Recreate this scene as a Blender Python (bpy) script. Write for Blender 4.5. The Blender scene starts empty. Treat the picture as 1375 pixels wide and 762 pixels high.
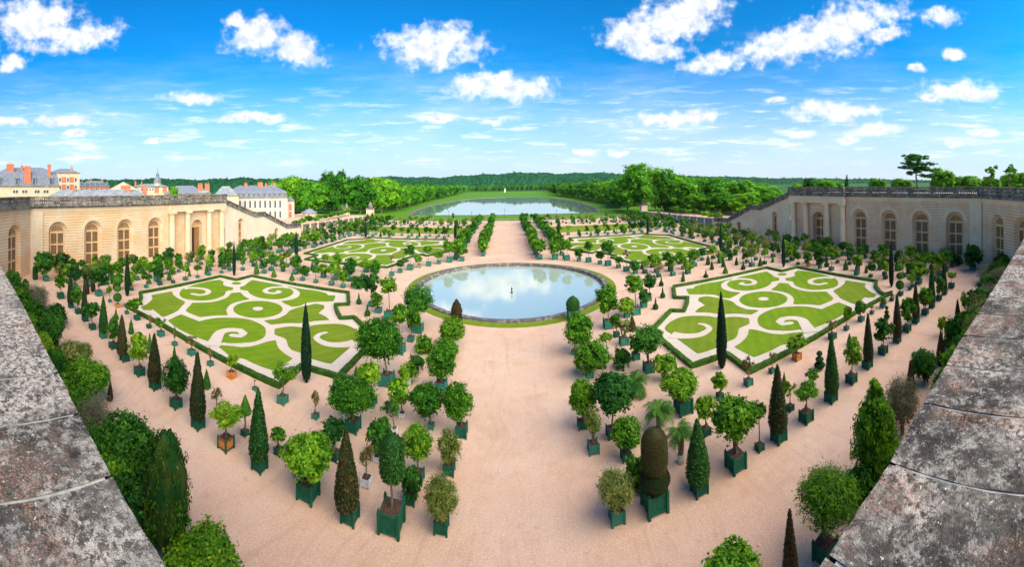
import bpy, math, random
import numpy as np
from mathutils import Vector, Matrix
PI=math.pi
random.seed(7)
scene=bpy.context.scene
COL=scene.collection
EYE=17.0; CAMX=-.82

# ------------------------------------------------------------------ helpers
class MB:
    """collects vertices and faces of one mesh"""
    def __init__(s): s.v=[]; s.f=[]; s.m=[]
    def add(s,vs,fs,m=0):
        o=len(s.v); s.v+= [tuple(p) for p in vs]
        for f in fs: s.f.append([i+o for i in f]); s.m.append(m)
        return s
    def box(s,x0,x1,y0,y1,z0,z1,m=0):
        return s.add([(x0,y0,z0),(x1,y0,z0),(x1,y1,z0),(x0,y1,z0),(x0,y0,z1),(x1,y0,z1),(x1,y1,z1),(x0,y1,z1)],
              [(0,3,2,1),(4,5,6,7),(0,1,5,4),(1,2,6,5),(2,3,7,6),(3,0,4,7)],m)
    def lathe(s,prof,n=12,c=(0,0),m=0,caps=True):
        vs=[];fs=[]
        for r,z in prof:
            for i in range(n):
                a=2*PI*i/n; vs.append((c[0]+r*math.cos(a),c[1]+r*math.sin(a),z))
        for j in range(len(prof)-1):
            for i in range(n):
                k=(i+1)%n; fs.append((j*n+i,j*n+k,(j+1)*n+k,(j+1)*n+i))
        if caps: fs.append(tuple(range((len(prof)-1)*n,len(prof)*n))); fs.append(tuple(reversed(range(n))))
        return s.add(vs,fs,m)
    def tube(s,pts,rad,n=6,m=0):
        pts=[Vector(p) for p in pts]
        if not hasattr(rad,'__len__'): rad=[rad]*len(pts)
        vs=[];fs=[]
        for i,p in enumerate(pts):
            d=(pts[min(i+1,len(pts)-1)]-pts[max(i-1,0)]).normalized()
            u=d.cross(Vector((0,0,1)) if abs(d.z)<.9 else Vector((1,0,0))).normalized(); w=d.cross(u)
            for k in range(n):
                a=2*PI*k/n; vs.append(p+(u*math.cos(a)+w*math.sin(a))*rad[i])
        for j in range(len(pts)-1):
            for k in range(n):
                l=(k+1)%n; fs.append((j*n+k,j*n+l,(j+1)*n+l,(j+1)*n+k))
        fs.append(tuple(range(n)));fs.append(tuple(range((len(pts)-1)*n,len(pts)*n)))
        return s.add(vs,fs,m)
    def slab(s,pts,z0,z1,m=0):
        n=len(pts); vs=[(x,y,z0) for x,y in pts]+[(x,y,z1) for x,y in pts]
        return s.add(vs,[tuple(range(n,2*n)),tuple(reversed(range(n)))]+[(i,(i+1)%n,n+(i+1)%n,n+i) for i in range(n)],m)
    def xform(s,fn): s.v=[tuple(fn(*p)) for p in s.v]; return s
    def mesh(s,name,mats,smooth=False,fix=True):
        me=bpy.data.meshes.new(name); me.from_pydata(s.v,[],s.f)
        for m in (mats if isinstance(mats,(list,tuple)) else [mats]): me.materials.append(m)
        if any(s.m): me.polygons.foreach_set('material_index',s.m)
        if smooth: me.polygons.foreach_set('use_smooth',[True]*len(s.f))
        if fix:
            import bmesh
            b=bmesh.new(); b.from_mesh(me); bmesh.ops.recalc_face_normals(b,faces=b.faces); b.to_mesh(me); b.free()
        me.update(); return me
    def build(s,name,mats,parent=None,smooth=False,fix=True,**kw):
        return put(name,s.mesh(name,mats,smooth,fix),parent,**kw)
def put(name,me,parent=None,loc=(0,0,0),rz=0,scale=None,label=None,cat=None,group=None,kind=None):
    o=bpy.data.objects.new(name,me); COL.objects.link(o)
    if parent: o.parent=parent
    o.location=loc; o.rotation_euler=(0,0,rz)
    if scale is not None: o.scale=scale if hasattr(scale,'__len__') else (scale,)*3
    if label: o['label']=label
    if cat: o['category']=cat
    if group: o['group']=group
    if kind: o['kind']=kind
    return o
def thing(name,label,cat,loc=(0,0,0),rz=0,group=None): return put(name,None,None,loc,rz,None,label,cat,group)

# ------------------------------------------------------------------ materials
def newmat(name):
    m=bpy.data.materials.new(name); m.use_nodes=True; nt=m.node_tree
    for n in list(nt.nodes): nt.nodes.remove(n)
    return m,nt
class NT:
    def __init__(s,nt): s.nt=nt
    def n(s,t,**kw):
        x=s.nt.nodes.new(t)
        for k,v in kw.items():
            if k.startswith('i_'):
                x.inputs[int(k[2:]) if k[2:].isdigit() else k[2:].replace('_',' ')].default_value=v
            else: setattr(x,k,v)
        return x
    def l(s,a,b): s.nt.links.new(a,b)
    def math(s,op,a,b=None,c=None,clamp=False):
        x=s.nt.nodes.new('ShaderNodeMath'); x.operation=op; x.use_clamp=clamp
        for i,v in enumerate((a,b,c)):
            if v is None: continue
            if isinstance(v,(int,float)): x.inputs[i].default_value=v
            else: s.l(v,x.inputs[i])
        return x.outputs[0]
    def mix(s,fac,a,b,bt='MIX'):
        x=s.nt.nodes.new('ShaderNodeMix'); x.data_type='RGBA'; x.blend_type=bt
        for i,v in ((0,fac),(6,a),(7,b)):
            if isinstance(v,(int,float)): x.inputs[i].default_value=v
            elif isinstance(v,tuple): x.inputs[i].default_value=(*v,1) if len(v)==3 else v
            else: s.l(v,x.inputs[i])
        return x.outputs[2]
    def noise(s,vec,scale,detail=4,rough=.6,out=0):
        x=s.nt.nodes.new('ShaderNodeTexNoise'); x.inputs['Scale'].default_value=scale; x.inputs['Detail'].default_value=detail; x.inputs['Roughness'].default_value=rough
        if vec is not None: s.l(vec,x.inputs['Vector'])
        return x.outputs[out]
    def ramp(s,fac,stops):
        x=s.nt.nodes.new('ShaderNodeValToRGB'); e=x.color_ramp.elements
        while len(e)<len(stops): e.new(.5)
        for el,(p,c) in zip(e,stops): el.position=p; el.color=(*c,1) if len(c)==3 else c
        s.l(fac,x.inputs[0]); return x.outputs[0]
    def sstep(s,v,a,b):
        x=s.nt.nodes.new('ShaderNodeMapRange'); x.interpolation_type='SMOOTHSTEP'
        x.inputs[1].default_value=a; x.inputs[2].default_value=b; s.l(v,x.inputs[0]); return x.outputs[0]
def surf(name,colfn,rough=.8,spec=.3,bump=None,bstr=.5,bdist=.02,metal=0,world=True):
    """colfn(N,vec)->colour socket or tuple ; bump(N,vec)->height socket"""
    m,nt=newmat(name); N=NT(nt)
    out=N.n('ShaderNodeOutputMaterial'); p=N.n('ShaderNodeBsdfPrincipled')
    p.inputs['Roughness'].default_value=rough; p.inputs['Specular IOR Level'].default_value=spec; p.inputs['Metallic'].default_value=metal
    vec=N.n('ShaderNodeNewGeometry').outputs['Position'] if world else N.n('ShaderNodeTexCoord').outputs['Object']
    c=colfn(N,vec)
    if isinstance(c,tuple): p.inputs['Base Color'].default_value=(*c,1)
    else: N.l(c,p.inputs['Base Color'])
    if bump:
        b=N.n('ShaderNodeBump'); b.inputs['Strength'].default_value=bstr; b.inputs['Distance'].default_value=bdist
        N.l(bump(N,vec),b.inputs['Height']); N.l(b.outputs[0],p.inputs['Normal'])
    N.l(p.outputs[0],out.inputs[0]); return m
def two(a,b,scale,lo=.35,hi=.65,detail=5):
    return lambda N,v: N.mix(N.sstep(N.noise(v,scale,detail),lo,hi),a,b)
def leafmat(name,dark,mid,light,tl=.35,tipamt=0,tip=(.2,.1,.03),spec=.12):
    m,nt=newmat(name); N=NT(nt)
    out=N.n('ShaderNodeOutputMaterial')
    at=N.n('ShaderNodeAttribute',attribute_name='v'); info=N.n('ShaderNodeObjectInfo')
    fac=N.math('ADD',at.outputs['Fac'],N.math('MULTIPLY',N.math('SUBTRACT',info.outputs['Random'],.5),.45),clamp=True)
    c=N.ramp(fac,[(0,dark),(.5,mid),(1,light)])
    if tipamt:
        v=N.n('ShaderNodeTexCoord').outputs['Object']
        c=N.mix(N.math('MULTIPLY',N.sstep(N.noise(v,1.7,3),.4,.62),tipamt),c,tip)
    p=N.n('ShaderNodeBsdfPrincipled'); p.inputs['Roughness'].default_value=.55; p.inputs['Specular IOR Level'].default_value=spec
    t=N.n('ShaderNodeBsdfTranslucent'); N.l(c,p.inputs['Base Color'])
    N.l(N.mix(1.0,c,(1.3,1.25,.7),'MULTIPLY'),t.inputs['Color'])
    mx=N.n('ShaderNodeMixShader'); mx.inputs[0].default_value=tl; N.l(p.outputs[0],mx.inputs[1]); N.l(t.outputs[0],mx.inputs[2])
    N.l(mx.outputs[0],out.inputs[0]); return m

M={}
M['citrus']=leafmat('citrus_leaves',(.008,.055,.004),(.055,.195,.008),(.28,.48,.022))
M['yellowgreen']=leafmat('yellow_green_leaves',(.02,.09,.006),(.11,.27,.010),(.38,.50,.03))
M['darkleaf']=leafmat('dark_leaves',(.010,.055,.010),(.035,.14,.014),(.12,.31,.025))
M['oleander']=leafmat('oleander_leaves',(.04,.08,.015),(.15,.21,.03),(.40,.35,.14))
M['feather']=leafmat('feathery_leaves',(.08,.085,.045),(.19,.19,.11),(.34,.32,.22))
M['yew']=leafmat('yew_leaves',(.006,.018,.006),(.016,.042,.010),(.05,.07,.018),.15,.55,(.045,.034,.012))
M['yewgreen']=leafmat('green_yew_leaves',(.008,.035,.008),(.02,.09,.014),(.06,.15,.02),.2)
M['yewbrown']=leafmat('olive_brown_yew',(.010,.020,.006),(.032,.042,.012),(.10,.085,.02),.15,.5,(.075,.05,.016))
M['yellowcap']=leafmat('flowering_thuja',(.01,.06,.01),(.06,.16,.012),(.26,.34,.03),.25,.3,(.16,.15,.03))
M['rust']=leafmat('rusty_yew_leaves',(.012,.014,.005),(.04,.034,.012),(.11,.075,.02),.15,.45,(.09,.036,.014))
M['cypress']=leafmat('cypress_leaves',(.002,.012,.006),(.005,.026,.010),(.014,.05,.014),.1)
M['lightcone']=leafmat('light_cone_leaves',(.02,.09,.012),(.06,.19,.02),(.14,.30,.035))
M['box']=leafmat('box_leaves',(.02,.07,.008),(.06,.14,.012),(.16,.24,.02),.2)
M['palm']=leafmat('palm_leaves',(.015,.07,.01),(.03,.12,.012),(.12,.22,.025),.15)
M['bare']=leafmat('sapling_leaves',(.08,.07,.02),(.2,.17,.05),(.34,.28,.10),.3)
M['farleaf']=leafmat('woodland_leaves',(.010,.08,.008),(.07,.26,.010),(.24,.52,.02))
M['farleaf2']=leafmat('woodland_leaves_light',(.02,.11,.008),(.13,.36,.012),(.36,.62,.03),.4)
M['hill']=leafmat('hill_forest',(.005,.045,.016),(.010,.075,.022),(.024,.12,.030),.1,spec=0)
M['bark']=surf('bark',two((.10,.07,.045),(.22,.17,.12),9),.9,world=False)
M['soil']=surf('soil',two((.045,.022,.014),(.11,.055,.035),14),.95)
M['green']=surf('green_tub_paint',lambda N,v:N.mix(N.sstep(N.noise(v,3,5),.4,.7),(.008,.09,.050),(.015,.125,.075)),.6,.15)
M['bluegreen']=surf('blue_green_tub_paint',lambda N,v:N.mix(N.sstep(N.noise(v,3,5),.4,.7),(.03,.165,.115),(.045,.195,.14)),.6,.15)
M['white']=surf('white_tub_paint',two((.55,.55,.58),(.72,.72,.74),4),.6)
M['orange']=surf('orange_wood',two((.50,.14,.02),(.62,.24,.06),6),.6)
M['rusttub']=surf('faded_rust_paint',two((.22,.16,.10),(.33,.25,.16),6),.7)
M['burlap']=surf('burlap',two((.45,.42,.34),(.62,.60,.50),9),.95)
def gravelcol(a,b,c):
    def f(N,v):
        x=N.mix(N.sstep(N.noise(v,.11,5,.65),.35,.7),a,b)
        x=N.mix(N.math('MULTIPLY',N.sstep(N.noise(v,.6,4,.7),.45,.75),.45),x,c)
        sp=N.noise(v,11,3,.8); x=N.mix(N.math('MULTIPLY',N.sstep(sp,.50,.66),.55),x,(.86,.65,.50))
        sp2=N.noise(v,17,2,.8); x=N.mix(N.math('MULTIPLY',N.sstep(sp2,.55,.66),.55),x,(.27,.16,.11))
        return x
    return f
def courtcol(N,v):
    x=gravelcol((.64,.385,.26),(.70,.46,.335),(.56,.30,.18))(N,v)
    # faint rake and cart tracks, trodden paler middle, earthy stains
    dv=N.n('ShaderNodeVectorMath',operation='MULTIPLY_ADD'); nn=N.n('ShaderNodeTexNoise'); nn.inputs['Scale'].default_value=.09; nn.inputs['Detail'].default_value=2
    N.l(v,nn.inputs['Vector']); N.l(nn.outputs['Color'],dv.inputs[0]); dv.inputs[1].default_value=(9,9,0); N.l(v,dv.inputs[2])
    mp=N.n('ShaderNodeMapping'); mp.inputs['Scale'].default_value=(1.5,.05,1); N.l(dv.outputs[0],mp.inputs[0])
    x=N.mix(N.math('MULTIPLY',N.sstep(N.noise(mp.outputs[0],1.6,4,.7),.52,.66),.30),x,(.46,.29,.19))
    x=N.mix(N.math('MULTIPLY',N.sstep(N.noise(v,.28,6,.7),.50,.66),.38),x,(.50,.285,.165))
    x=N.mix(N.math('MULTIPLY',N.sstep(N.noise(v,.9,6,.8),.57,.70),.45),x,(.38,.23,.14))
    vo=N.n('ShaderNodeTexVoronoi'); vo.inputs['Scale'].default_value=2.2; N.l(v,vo.inputs['Vector'])
    return N.mix(N.math('MULTIPLY',N.math('LESS_THAN',vo.outputs['Distance'],.05),.7),x,(.20,.13,.08))
M['gravel']=surf('pink_gravel',courtcol,.95,.1,bump=lambda N,v:N.math('ADD',N.noise(v,7,4,.8),N.math('MULTIPLY',N.noise(v,1.3,4,.7),1.4)),bstr=.45,bdist=.06)
M['palegravel']=surf('pale_path_gravel',gravelcol((.60,.47,.37),(.66,.53,.43),(.56,.43,.32)),.95,.1)
def grasscol(a,b,c):
    def f(N,v):
        x=N.mix(N.sstep(N.noise(v,.35,4),.35,.7),a,b)
        x=N.mix(N.sstep(N.noise(v,4,4,.7),.5,.75),x,c)
        x=N.mix(N.math('MULTIPLY',N.sstep(N.noise(v,1.1,6,.75),.52,.66),.55),x,c)
        mp=N.n('ShaderNodeMapping'); mp.inputs['Rotation'].default_value=(0,0,.6); N.l(v,mp.inputs[0]); sx=N.n('ShaderNodeSeparateXYZ'); N.l(mp.outputs[0],sx.inputs[0])
        st=N.math('GREATER_THAN',N.math('FRACT',N.math('DIVIDE',sx.outputs[0],1.3)),.5)   # mower stripes
        x=N.mix(N.math('MULTIPLY',st,.16),x,(.05,.13,.006))
        return N.mix(N.math('MULTIPLY',N.sstep(N.noise(v,22,3,.8),.45,.65),.45),x,(.055,.12,.008))
    return f
M['lawn']=surf('mown_lawn',grasscol((.14,.235,.006),(.19,.275,.008),(.26,.27,.02)),.9,.1,bump=lambda N,v:N.noise(v,25,2),bstr=.4,bdist=.03)
M['lawn2']=surf('drier_lawn',grasscol((.15,.215,.009),(.205,.25,.016),(.26,.24,.03)),.9,.1,bump=lambda N,v:N.noise(v,25,2),bstr=.4,bdist=.03)
M['meadow']=surf('meadow_grass',grasscol((.08,.22,.010),(.11,.27,.012),(.14,.24,.02)),.9,.1)
M['farland']=surf('far_ground',two((.03,.09,.02),(.05,.12,.025),.01),.95,.05)
def stonecol(base,warm,grey):
    def f(N,v):
        sx=N.n('ShaderNodeSeparateXYZ'); N.l(v,sx.inputs[0])
        x=N.mix(N.sstep(N.noise(v,.22,5,.6),.38,.66),base,warm)
        x=N.mix(N.math('MULTIPLY',N.sstep(N.noise(v,1.3,5,.7),.5,.75),.5),x,grey)
        # weather streaks run down the face
        mp=N.n('ShaderNodeMapping'); mp.inputs['Scale'].default_value=(1.1,1.1,.16); N.l(v,mp.inputs[0])
        x=N.mix(N.math('MULTIPLY',N.sstep(N.noise(mp.outputs[0],1.4,5),.52,.72),.45),x,grey)
        return x
    return f
def rustic(period,depth):
    def g(N,v):
        sx=N.n('ShaderNodeSeparateXYZ'); N.l(v,sx.inputs[0])
        fr=N.math('FRACT',N.math('DIVIDE',sx.outputs[2],period))
        d=N.math('ABSOLUTE',N.math('SUBTRACT',fr,.5))
        return N.math('SUBTRACT',1.0,N.sstep(d,.38,.46))
    return g
def rusticcol(colf,period,joint):
    def f(N,v):
        g=rustic(period,1)(N,v); j=N.math('MULTIPLY',N.math('SUBTRACT',1.0,g),.55)
        return N.mix(j,colf(N,v),joint)  # dirty joint tone that also paints in the shade of the grooves
    return f
cl=stonecol((.80,.58,.37),(.78,.46,.23),(.62,.43,.27)); cr=stonecol((.83,.58,.36),(.82,.45,.24),(.58,.39,.26))
M['stoneL']=surf('warm_rusticated_stone',rusticcol(cl,.56,(.40,.22,.10)),.9,.15,bump=rustic(.56,1),bstr=1,bdist=.07)
M['stoneR']=surf('pinkish_rusticated_stone',rusticcol(cr,.56,(.30,.19,.12)),.9,.15,bump=rustic(.56,1),bstr=1,bdist=.07)  # right-hand stone colour lightened and warmed to replace sunlight it hardly gets
M['smoothL']=surf('warm_smooth_stone',stonecol((.72,.55,.36),(.68,.46,.27),(.52,.42,.30)),.9,.15)
M['smoothR']=surf('pale_smooth_stone',stonecol((.83,.62,.41),(.78,.52,.33),(.60,.46,.33)),.9,.15)  # same lift in colour for the side turned from the sun
M['rampL']=surf('ramp_plaster',stonecol((.66,.57,.42),(.66,.52,.36),(.50,.46,.38)),.9,.15)
M['coping']=surf('weathered_coping',lambda N,v:N.mix(N.sstep(N.noise(v,1.6,6,.7),.48,.66),N.mix(N.sstep(N.noise(v,.5,4),.4,.6),(.10,.085,.08),(.19,.16,.13)),(.40,.35,.29)),.95,.1,bump=lambda N,v:N.noise(v,4,4),bstr=.6,bdist=.05)
M['wood']=surf('ochre_wood',two((.66,.38,.17),(.74,.46,.23),1.2),.7)
def panecol(N,v):
    sx=N.n('ShaderNodeSeparateXYZ'); N.l(v,sx.inputs[0])
    def grid(s,per,w): 
        d=N.math('ABSOLUTE',N.math('SUBTRACT',N.math('FRACT',N.math('DIVIDE',s,per)),.5)); return N.math('GREATER_THAN',d,.5-w)
    g=N.math('MAXIMUM',grid(sx.outputs[1],.30,.10),grid(sx.outputs[2],.30,.10))
    return N.mix(g,(.045,.025,.018),(.46,.25,.11))
M['pane']=surf('small_paned_glass',panecol,.5,.3)
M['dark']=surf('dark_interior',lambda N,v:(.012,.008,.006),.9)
M['door']=surf('brown_door_wood',two((.28,.12,.04),(.36,.17,.06),2),.6)
def ledgecol(N,v):
    x=N.mix(N.sstep(N.noise(v,2.2,7,.75),.38,.62),(.055,.044,.038),(.145,.118,.098))
    x=N.mix(N.sstep(N.noise(v,9,8,.85),.50,.60),x,(.40,.35,.30))
    big=N.sstep(N.noise(v,1.05,5,.65),.43,.56)
    x=N.mix(N.math('MULTIPLY',big,N.sstep(N.noise(v,22,8,.85),.46,.55)),x,(.66,.54,.45))
    x=N.mix(N.math('MULTIPLY',N.sstep(N.noise(v,1.5,3,.6),.50,.58),N.sstep(N.noise(v,55,5,.85),.53,.58)),x,(.56,.25,.15))
    x=N.mix(N.sstep(N.noise(v,42,6,.85),.58,.63),x,(.022,.018,.018))
    x=N.mix(N.math('MULTIPLY',N.sstep(N.noise(v,5,4,.8),.56,.68),.75),x,(.035,.03,.03))
    w=N.sstep(N.noise(v,33,3,.7),.63,.68)
    return N.mix(w,x,(.66,.60,.52))
M['ledge']=surf('lichened_ledge_stone',ledgecol,.95,.1,bump=lambda N,v:N.math('ADD',N.noise(v,14,6,.8),N.math('MULTIPLY',N.noise(v,60,4,.8),.6)),bstr=1.0,bdist=.035)
M['mortar']=surf('pale_mortar',two((.30,.27,.23),(.46,.42,.37),14),.95)
M['rim']=surf('basin_stone',lambda N,v:N.mix(N.sstep(N.noise(v,1.2,5,.7),.45,.65),(.11,.095,.085),(.30,.26,.22)),.9,.15)
M['slate']=surf('blue_grey_slate',two((.13,.14,.18),(.20,.21,.25),1.5),.7)
M['zinc']=surf('pale_zinc_roof',two((.17,.18,.20),(.27,.28,.30),.8),.7)
M['brick']=surf('red_brick',two((.45,.12,.06),(.55,.20,.11),1.5),.9)
M['cream']=surf('cream_render',two((.60,.42,.25),(.66,.48,.31),.6),.9)
M['pinkish']=surf('pinkish_white_render',two((.52,.40,.30),(.58,.46,.36),.5),.9)
M['glass']=surf('window_glass',lambda N,v:(.06,.07,.09),.25,.6)
M['frame']=surf('white_window_frame',lambda N,v:(.62,.62,.62),.6)
M['iron']=surf('black_iron',lambda N,v:(.03,.03,.035),.6,.4)
M['bluefence']=surf('blue_grey_panels',two((.14,.16,.22),(.22,.24,.30),.5),.8)
M['marble']=surf('white_marble',lambda N,v:(.8,.8,.78),.6)
def water(name,tint,gl,ripple,sc,rough=.03):
    m,nt=newmat(name); N=NT(nt); out=N.n('ShaderNodeOutputMaterial')
    d=N.n('ShaderNodeBsdfDiffuse'); d.inputs[0].default_value=(*tint,1)
    g=N.n('ShaderNodeBsdfGlossy'); g.inputs['Roughness'].default_value=rough; g.inputs[0].default_value=(.95,.95,.91,1)
    b=N.n('ShaderNodeBump'); b.inputs['Strength'].default_value=ripple; b.inputs['Distance'].default_value=.02
    v=N.n('ShaderNodeNewGeometry').outputs['Position']; N.l(N.noise(v,sc,3),b.inputs['Height']); N.l(b.outputs[0],g.inputs['Normal'])
    mx=N.n('ShaderNodeMixShader'); mx.inputs[0].default_value=gl
    N.l(d.outputs[0],mx.inputs[1]); N.l(g.outputs[0],mx.inputs[2]); N.l(mx.outputs[0],out.inputs[0]); return m
M['water']=water('basin_water',(.44,.49,.40),.44,.05,1.6,.05)
M['lake']=water('lake_water',(.30,.36,.34),.80,.012,.25)

# ------------------------------------------------------------------ foliage meshes
def rand_unit(rng,n):
    v=rng.normal(size=(n,3)); return v/np.linalg.norm(v,axis=1)[:,None]
def leaf_arrays(blobs,n,size,seed,spread=.16,shell=(.62,1.0),core=.6,per=24,flat=.0,elong=.55):
    """blobs: (cx,cy,cz,rx,ry,rz) ; returns verts, quads, values"""
    rng=np.random.default_rng(seed); V=[];Q=[];A=[]
    vol=np.array([b[3]*b[4]*b[5] for b in blobs])**(2/3); cnt=(n*vol/vol.sum()).astype(int)
    off=0
    for b,k in zip(blobs,cnt):
        c=np.array(b[:3]); R=np.array(b[3:6]); m=max(4,k//per)
        cd=rand_unit(rng,m); cr_=rng.uniform(*shell,size=(m,1))**.6
        cv=rng.uniform(.1,.9,size=m)
        idx=rng.integers(0,m,size=k)
        p=cd[idx]*cr_[idx]+rng.normal(size=(k,3))*spread
        nrm=cd[idx]*.9+rand_unit(rng,k)*.75+np.array([0,0,.35]); nrm/=np.linalg.norm(nrm,axis=1)[:,None]
        t=np.cross(nrm,rand_unit(rng,k)); t/=np.linalg.norm(t,axis=1)[:,None]; u=np.cross(nrm,t)
        s=(size*rng.uniform(.7,1.35,size=(k,1)))
        pc=c+p*R
        q=np.stack([pc-t*s,pc-u*s*elong,pc+t*s,pc+u*s*elong],axis=1).reshape(-1,3)
        V.append(q); f=np.arange(4*k).reshape(-1,4)+off; off+=4*k; Q.append(f)
        A.append(np.clip(cv[idx]*.55+rng.uniform(0,.45,size=k),0,1))
        if core:
            # rough inner mass, toned dark as painted crown shade; only slivers of sky show
            nu,nv=12,8; g=[]
            for j in range(nv+1):
                for i in range(nu):
                    ph=PI*j/nv; th=2*PI*i/nu; r=core*rng.uniform(.85,1.1)
                    g.append((c[0]+R[0]*r*math.sin(ph)*math.cos(th),c[1]+R[1]*r*math.sin(ph)*math.sin(th),c[2]+R[2]*r*math.cos(ph)))
            V.append(np.array(g)); ff=[]
            for j in range(nv):
                for i in range(nu):
                    i2=(i+1)%nu; ff.append((off+j*nu+i,off+(j+1)*nu+i,off+(j+1)*nu+i2,off+j*nu+i2))
            off+=len(g); Q.append(np.array(ff)); A.append(rng.uniform(0,.3,size=len(ff)))
    return np.concatenate(V),np.concatenate(Q),np.concatenate(A)
def mesh_from(name,V,Q,A,mats,mi=None):
    me=bpy.data.meshes.new(name); nv=len(V); nf=len(Q)
    me.vertices.add(nv); me.vertices.foreach_set('co',np.asarray(V,dtype=np.float32).ravel())
    me.loops.add(nf*4); me.loops.foreach_set('vertex_index',np.asarray(Q,dtype=np.int32).ravel())
    me.polygons.add(nf); me.polygons.foreach_set('loop_start',np.arange(0,nf*4,4,dtype=np.int32))
    me.polygons.foreach_set('loop_total',np.full(nf,4,dtype=np.int32))
    if mi is not None: me.polygons.foreach_set('material_index',np.asarray(mi,dtype=np.int32))
    at=me.attributes.new('v','FLOAT','FACE'); at.data.foreach_set('value',np.asarray(A,dtype=np.float32))
    for m in (mats if isinstance(mats,(list,tuple)) else [mats]): me.materials.append(m)
    me.update(calc_edges=True); me.validate(); return me
def leafmesh(name,blobs,n,size,seed,mat,**kw):
    V,Q,A=leaf_arrays(blobs,n,size,seed,**kw); return mesh_from(name,V,Q,A,mat)
def lathe_leaf_arrays(prof,n,size,seed,jit=.03,n1=28,n2=26,shag=.35,shellv=.35):
    """clipped topiary: rough skin of the profile plus small leaves lying on it. prof: [(z,r)]"""
    rng=np.random.default_rng(seed); zs=np.array([p[0] for p in prof]); rs=np.array([p[1] for p in prof])
    zz=np.linspace(zs[0],zs[-1],n2); V=[];Q=[]
    for z in zz:
        r=np.interp(z,zs,rs)
        for i in range(n1):
            a=2*PI*i/n1; rr=r*(1+rng.uniform(-1,1)*jit*2)*.95; V.append((rr*math.cos(a),rr*math.sin(a),z))
    for j in range(n2-1):
        for i in range(n1):
            k=(i+1)%n1; Q.append((j*n1+i,j*n1+k,(j+1)*n1+k,(j+1)*n1+i))
    A=list(rng.uniform(.1,.1+shellv,size=len(Q)))
    w=np.interp(np.linspace(zs[0],zs[-1],200),zs,rs)+.02; w/=w.sum(); zc=rng.choice(np.linspace(zs[0],zs[-1],200),size=n,p=w)+rng.uniform(-.5,.5,n)*(zs[-1]-zs[0])/200
    a=rng.uniform(0,2*PI,n); r=np.interp(zc,zs,rs)*(1+rng.normal(size=n)*jit*.6)+jit*.3
    p=np.stack([r*np.cos(a),r*np.sin(a),zc],axis=1)
    nr=np.stack([np.cos(a),np.sin(a),np.full(n,.3)],axis=1)+rand_unit(rng,n)*.7; nr/=np.linalg.norm(nr,axis=1)[:,None]
    t=np.cross(nr,rand_unit(rng,n)); t/=np.linalg.norm(t,axis=1)[:,None]; u=np.cross(nr,t); s=size*rng.uniform(.6,1.3,size=(n,1))
    q=np.stack([p-t*s,p-u*s*.6,p+t*s,p+u*s*.6],axis=1).reshape(-1,3); o=len(V)
    V=np.concatenate([np.array(V),q]); Q=np.concatenate([np.array(Q),np.arange(4*n).reshape(-1,4)+o]); A=np.concatenate([A,rng.uniform(.15,1,size=n)])
    return V,Q,A
def lathe_leaf(name,prof,n,size,seed,mat,**kw):
    V,Q,A=lathe_leaf_arrays(prof,n,size,seed,**kw); return mesh_from(name,V,Q,A,mat)
_c={}
def cached(key,fn):
    if key not in _c: _c[key]=fn()
    return _c[key]
def lobes(seed,k,spread=.42,r=(.48,.68)):
    rg=random.Random(seed); out=[(0,0,0,.8,.8,.8)]
    for i in range(k):
        a=2*PI*i/k+rg.uniform(-.4,.4); e=rg.uniform(-.55,.9); s=rg.uniform(*r)
        out.append((spread*math.cos(a)*math.cos(e),spread*math.sin(a)*math.cos(e),spread*math.sin(e),s,s,s*.9))
    return out
def crown(kind,var,q,mat):
    """unit crowns, radius about 1; q: 2 near, 1 middle, 0 far"""
    nn={3:(11500,.055),2:(6000,.075),1:(1900,.125),0:(420,.24)}[q]
    def mk():
        seed=hash((len(kind)*7+ord(kind[0]),var,q))%9999+1
        seed=(ord(kind[0])*31+var*7+q*101)
        if kind=='round': return leafmesh('crown_leaves',[(0,0,0,.93,.93,.93)]+[(x*.62,y*.62,z*.62,.42,.42,.42) for x,y,z in rand_unit(np.random.default_rng(seed),5)],nn[0],nn[1],seed,M[mat],spread=.11,shell=(.6,1))
        if kind=='loose': return leafmesh('crown_leaves',lobes(seed,6,.55,(.32,.5))[1:]+[(0,0,0,.5,.5,.5)],int(nn[0]*.6),nn[1]*1.1,seed,M[mat],spread=.2,core=.3)
        if kind=='thin': return leafmesh('crown_leaves',lobes(seed,5,.5,(.3,.5))[1:],int(nn[0]*.22),nn[1]*1.1,seed,M[mat],spread=.24,core=0)
        if kind=='bush': return leafmesh('crown_leaves',lobes(seed,7,.45,(.42,.6)),int(nn[0]*1.15),nn[1],seed,M[mat],spread=.13)
        if kind=='spiky': return leafmesh('crown_leaves',lobes(seed,6,.4,(.4,.6)),int(nn[0]*1.0),nn[1]*1.25,seed,M[mat],spread=.18,elong=.22,core=.45)
        if kind=='feather': return leafmesh('crown_leaves',lobes(seed,6,.42,(.4,.6)),int(nn[0]*1.3),nn[1]*1.0,seed,M[mat],spread=.2,elong=.14,core=.35)
    return cached((kind,var,q,mat),mk)
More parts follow.
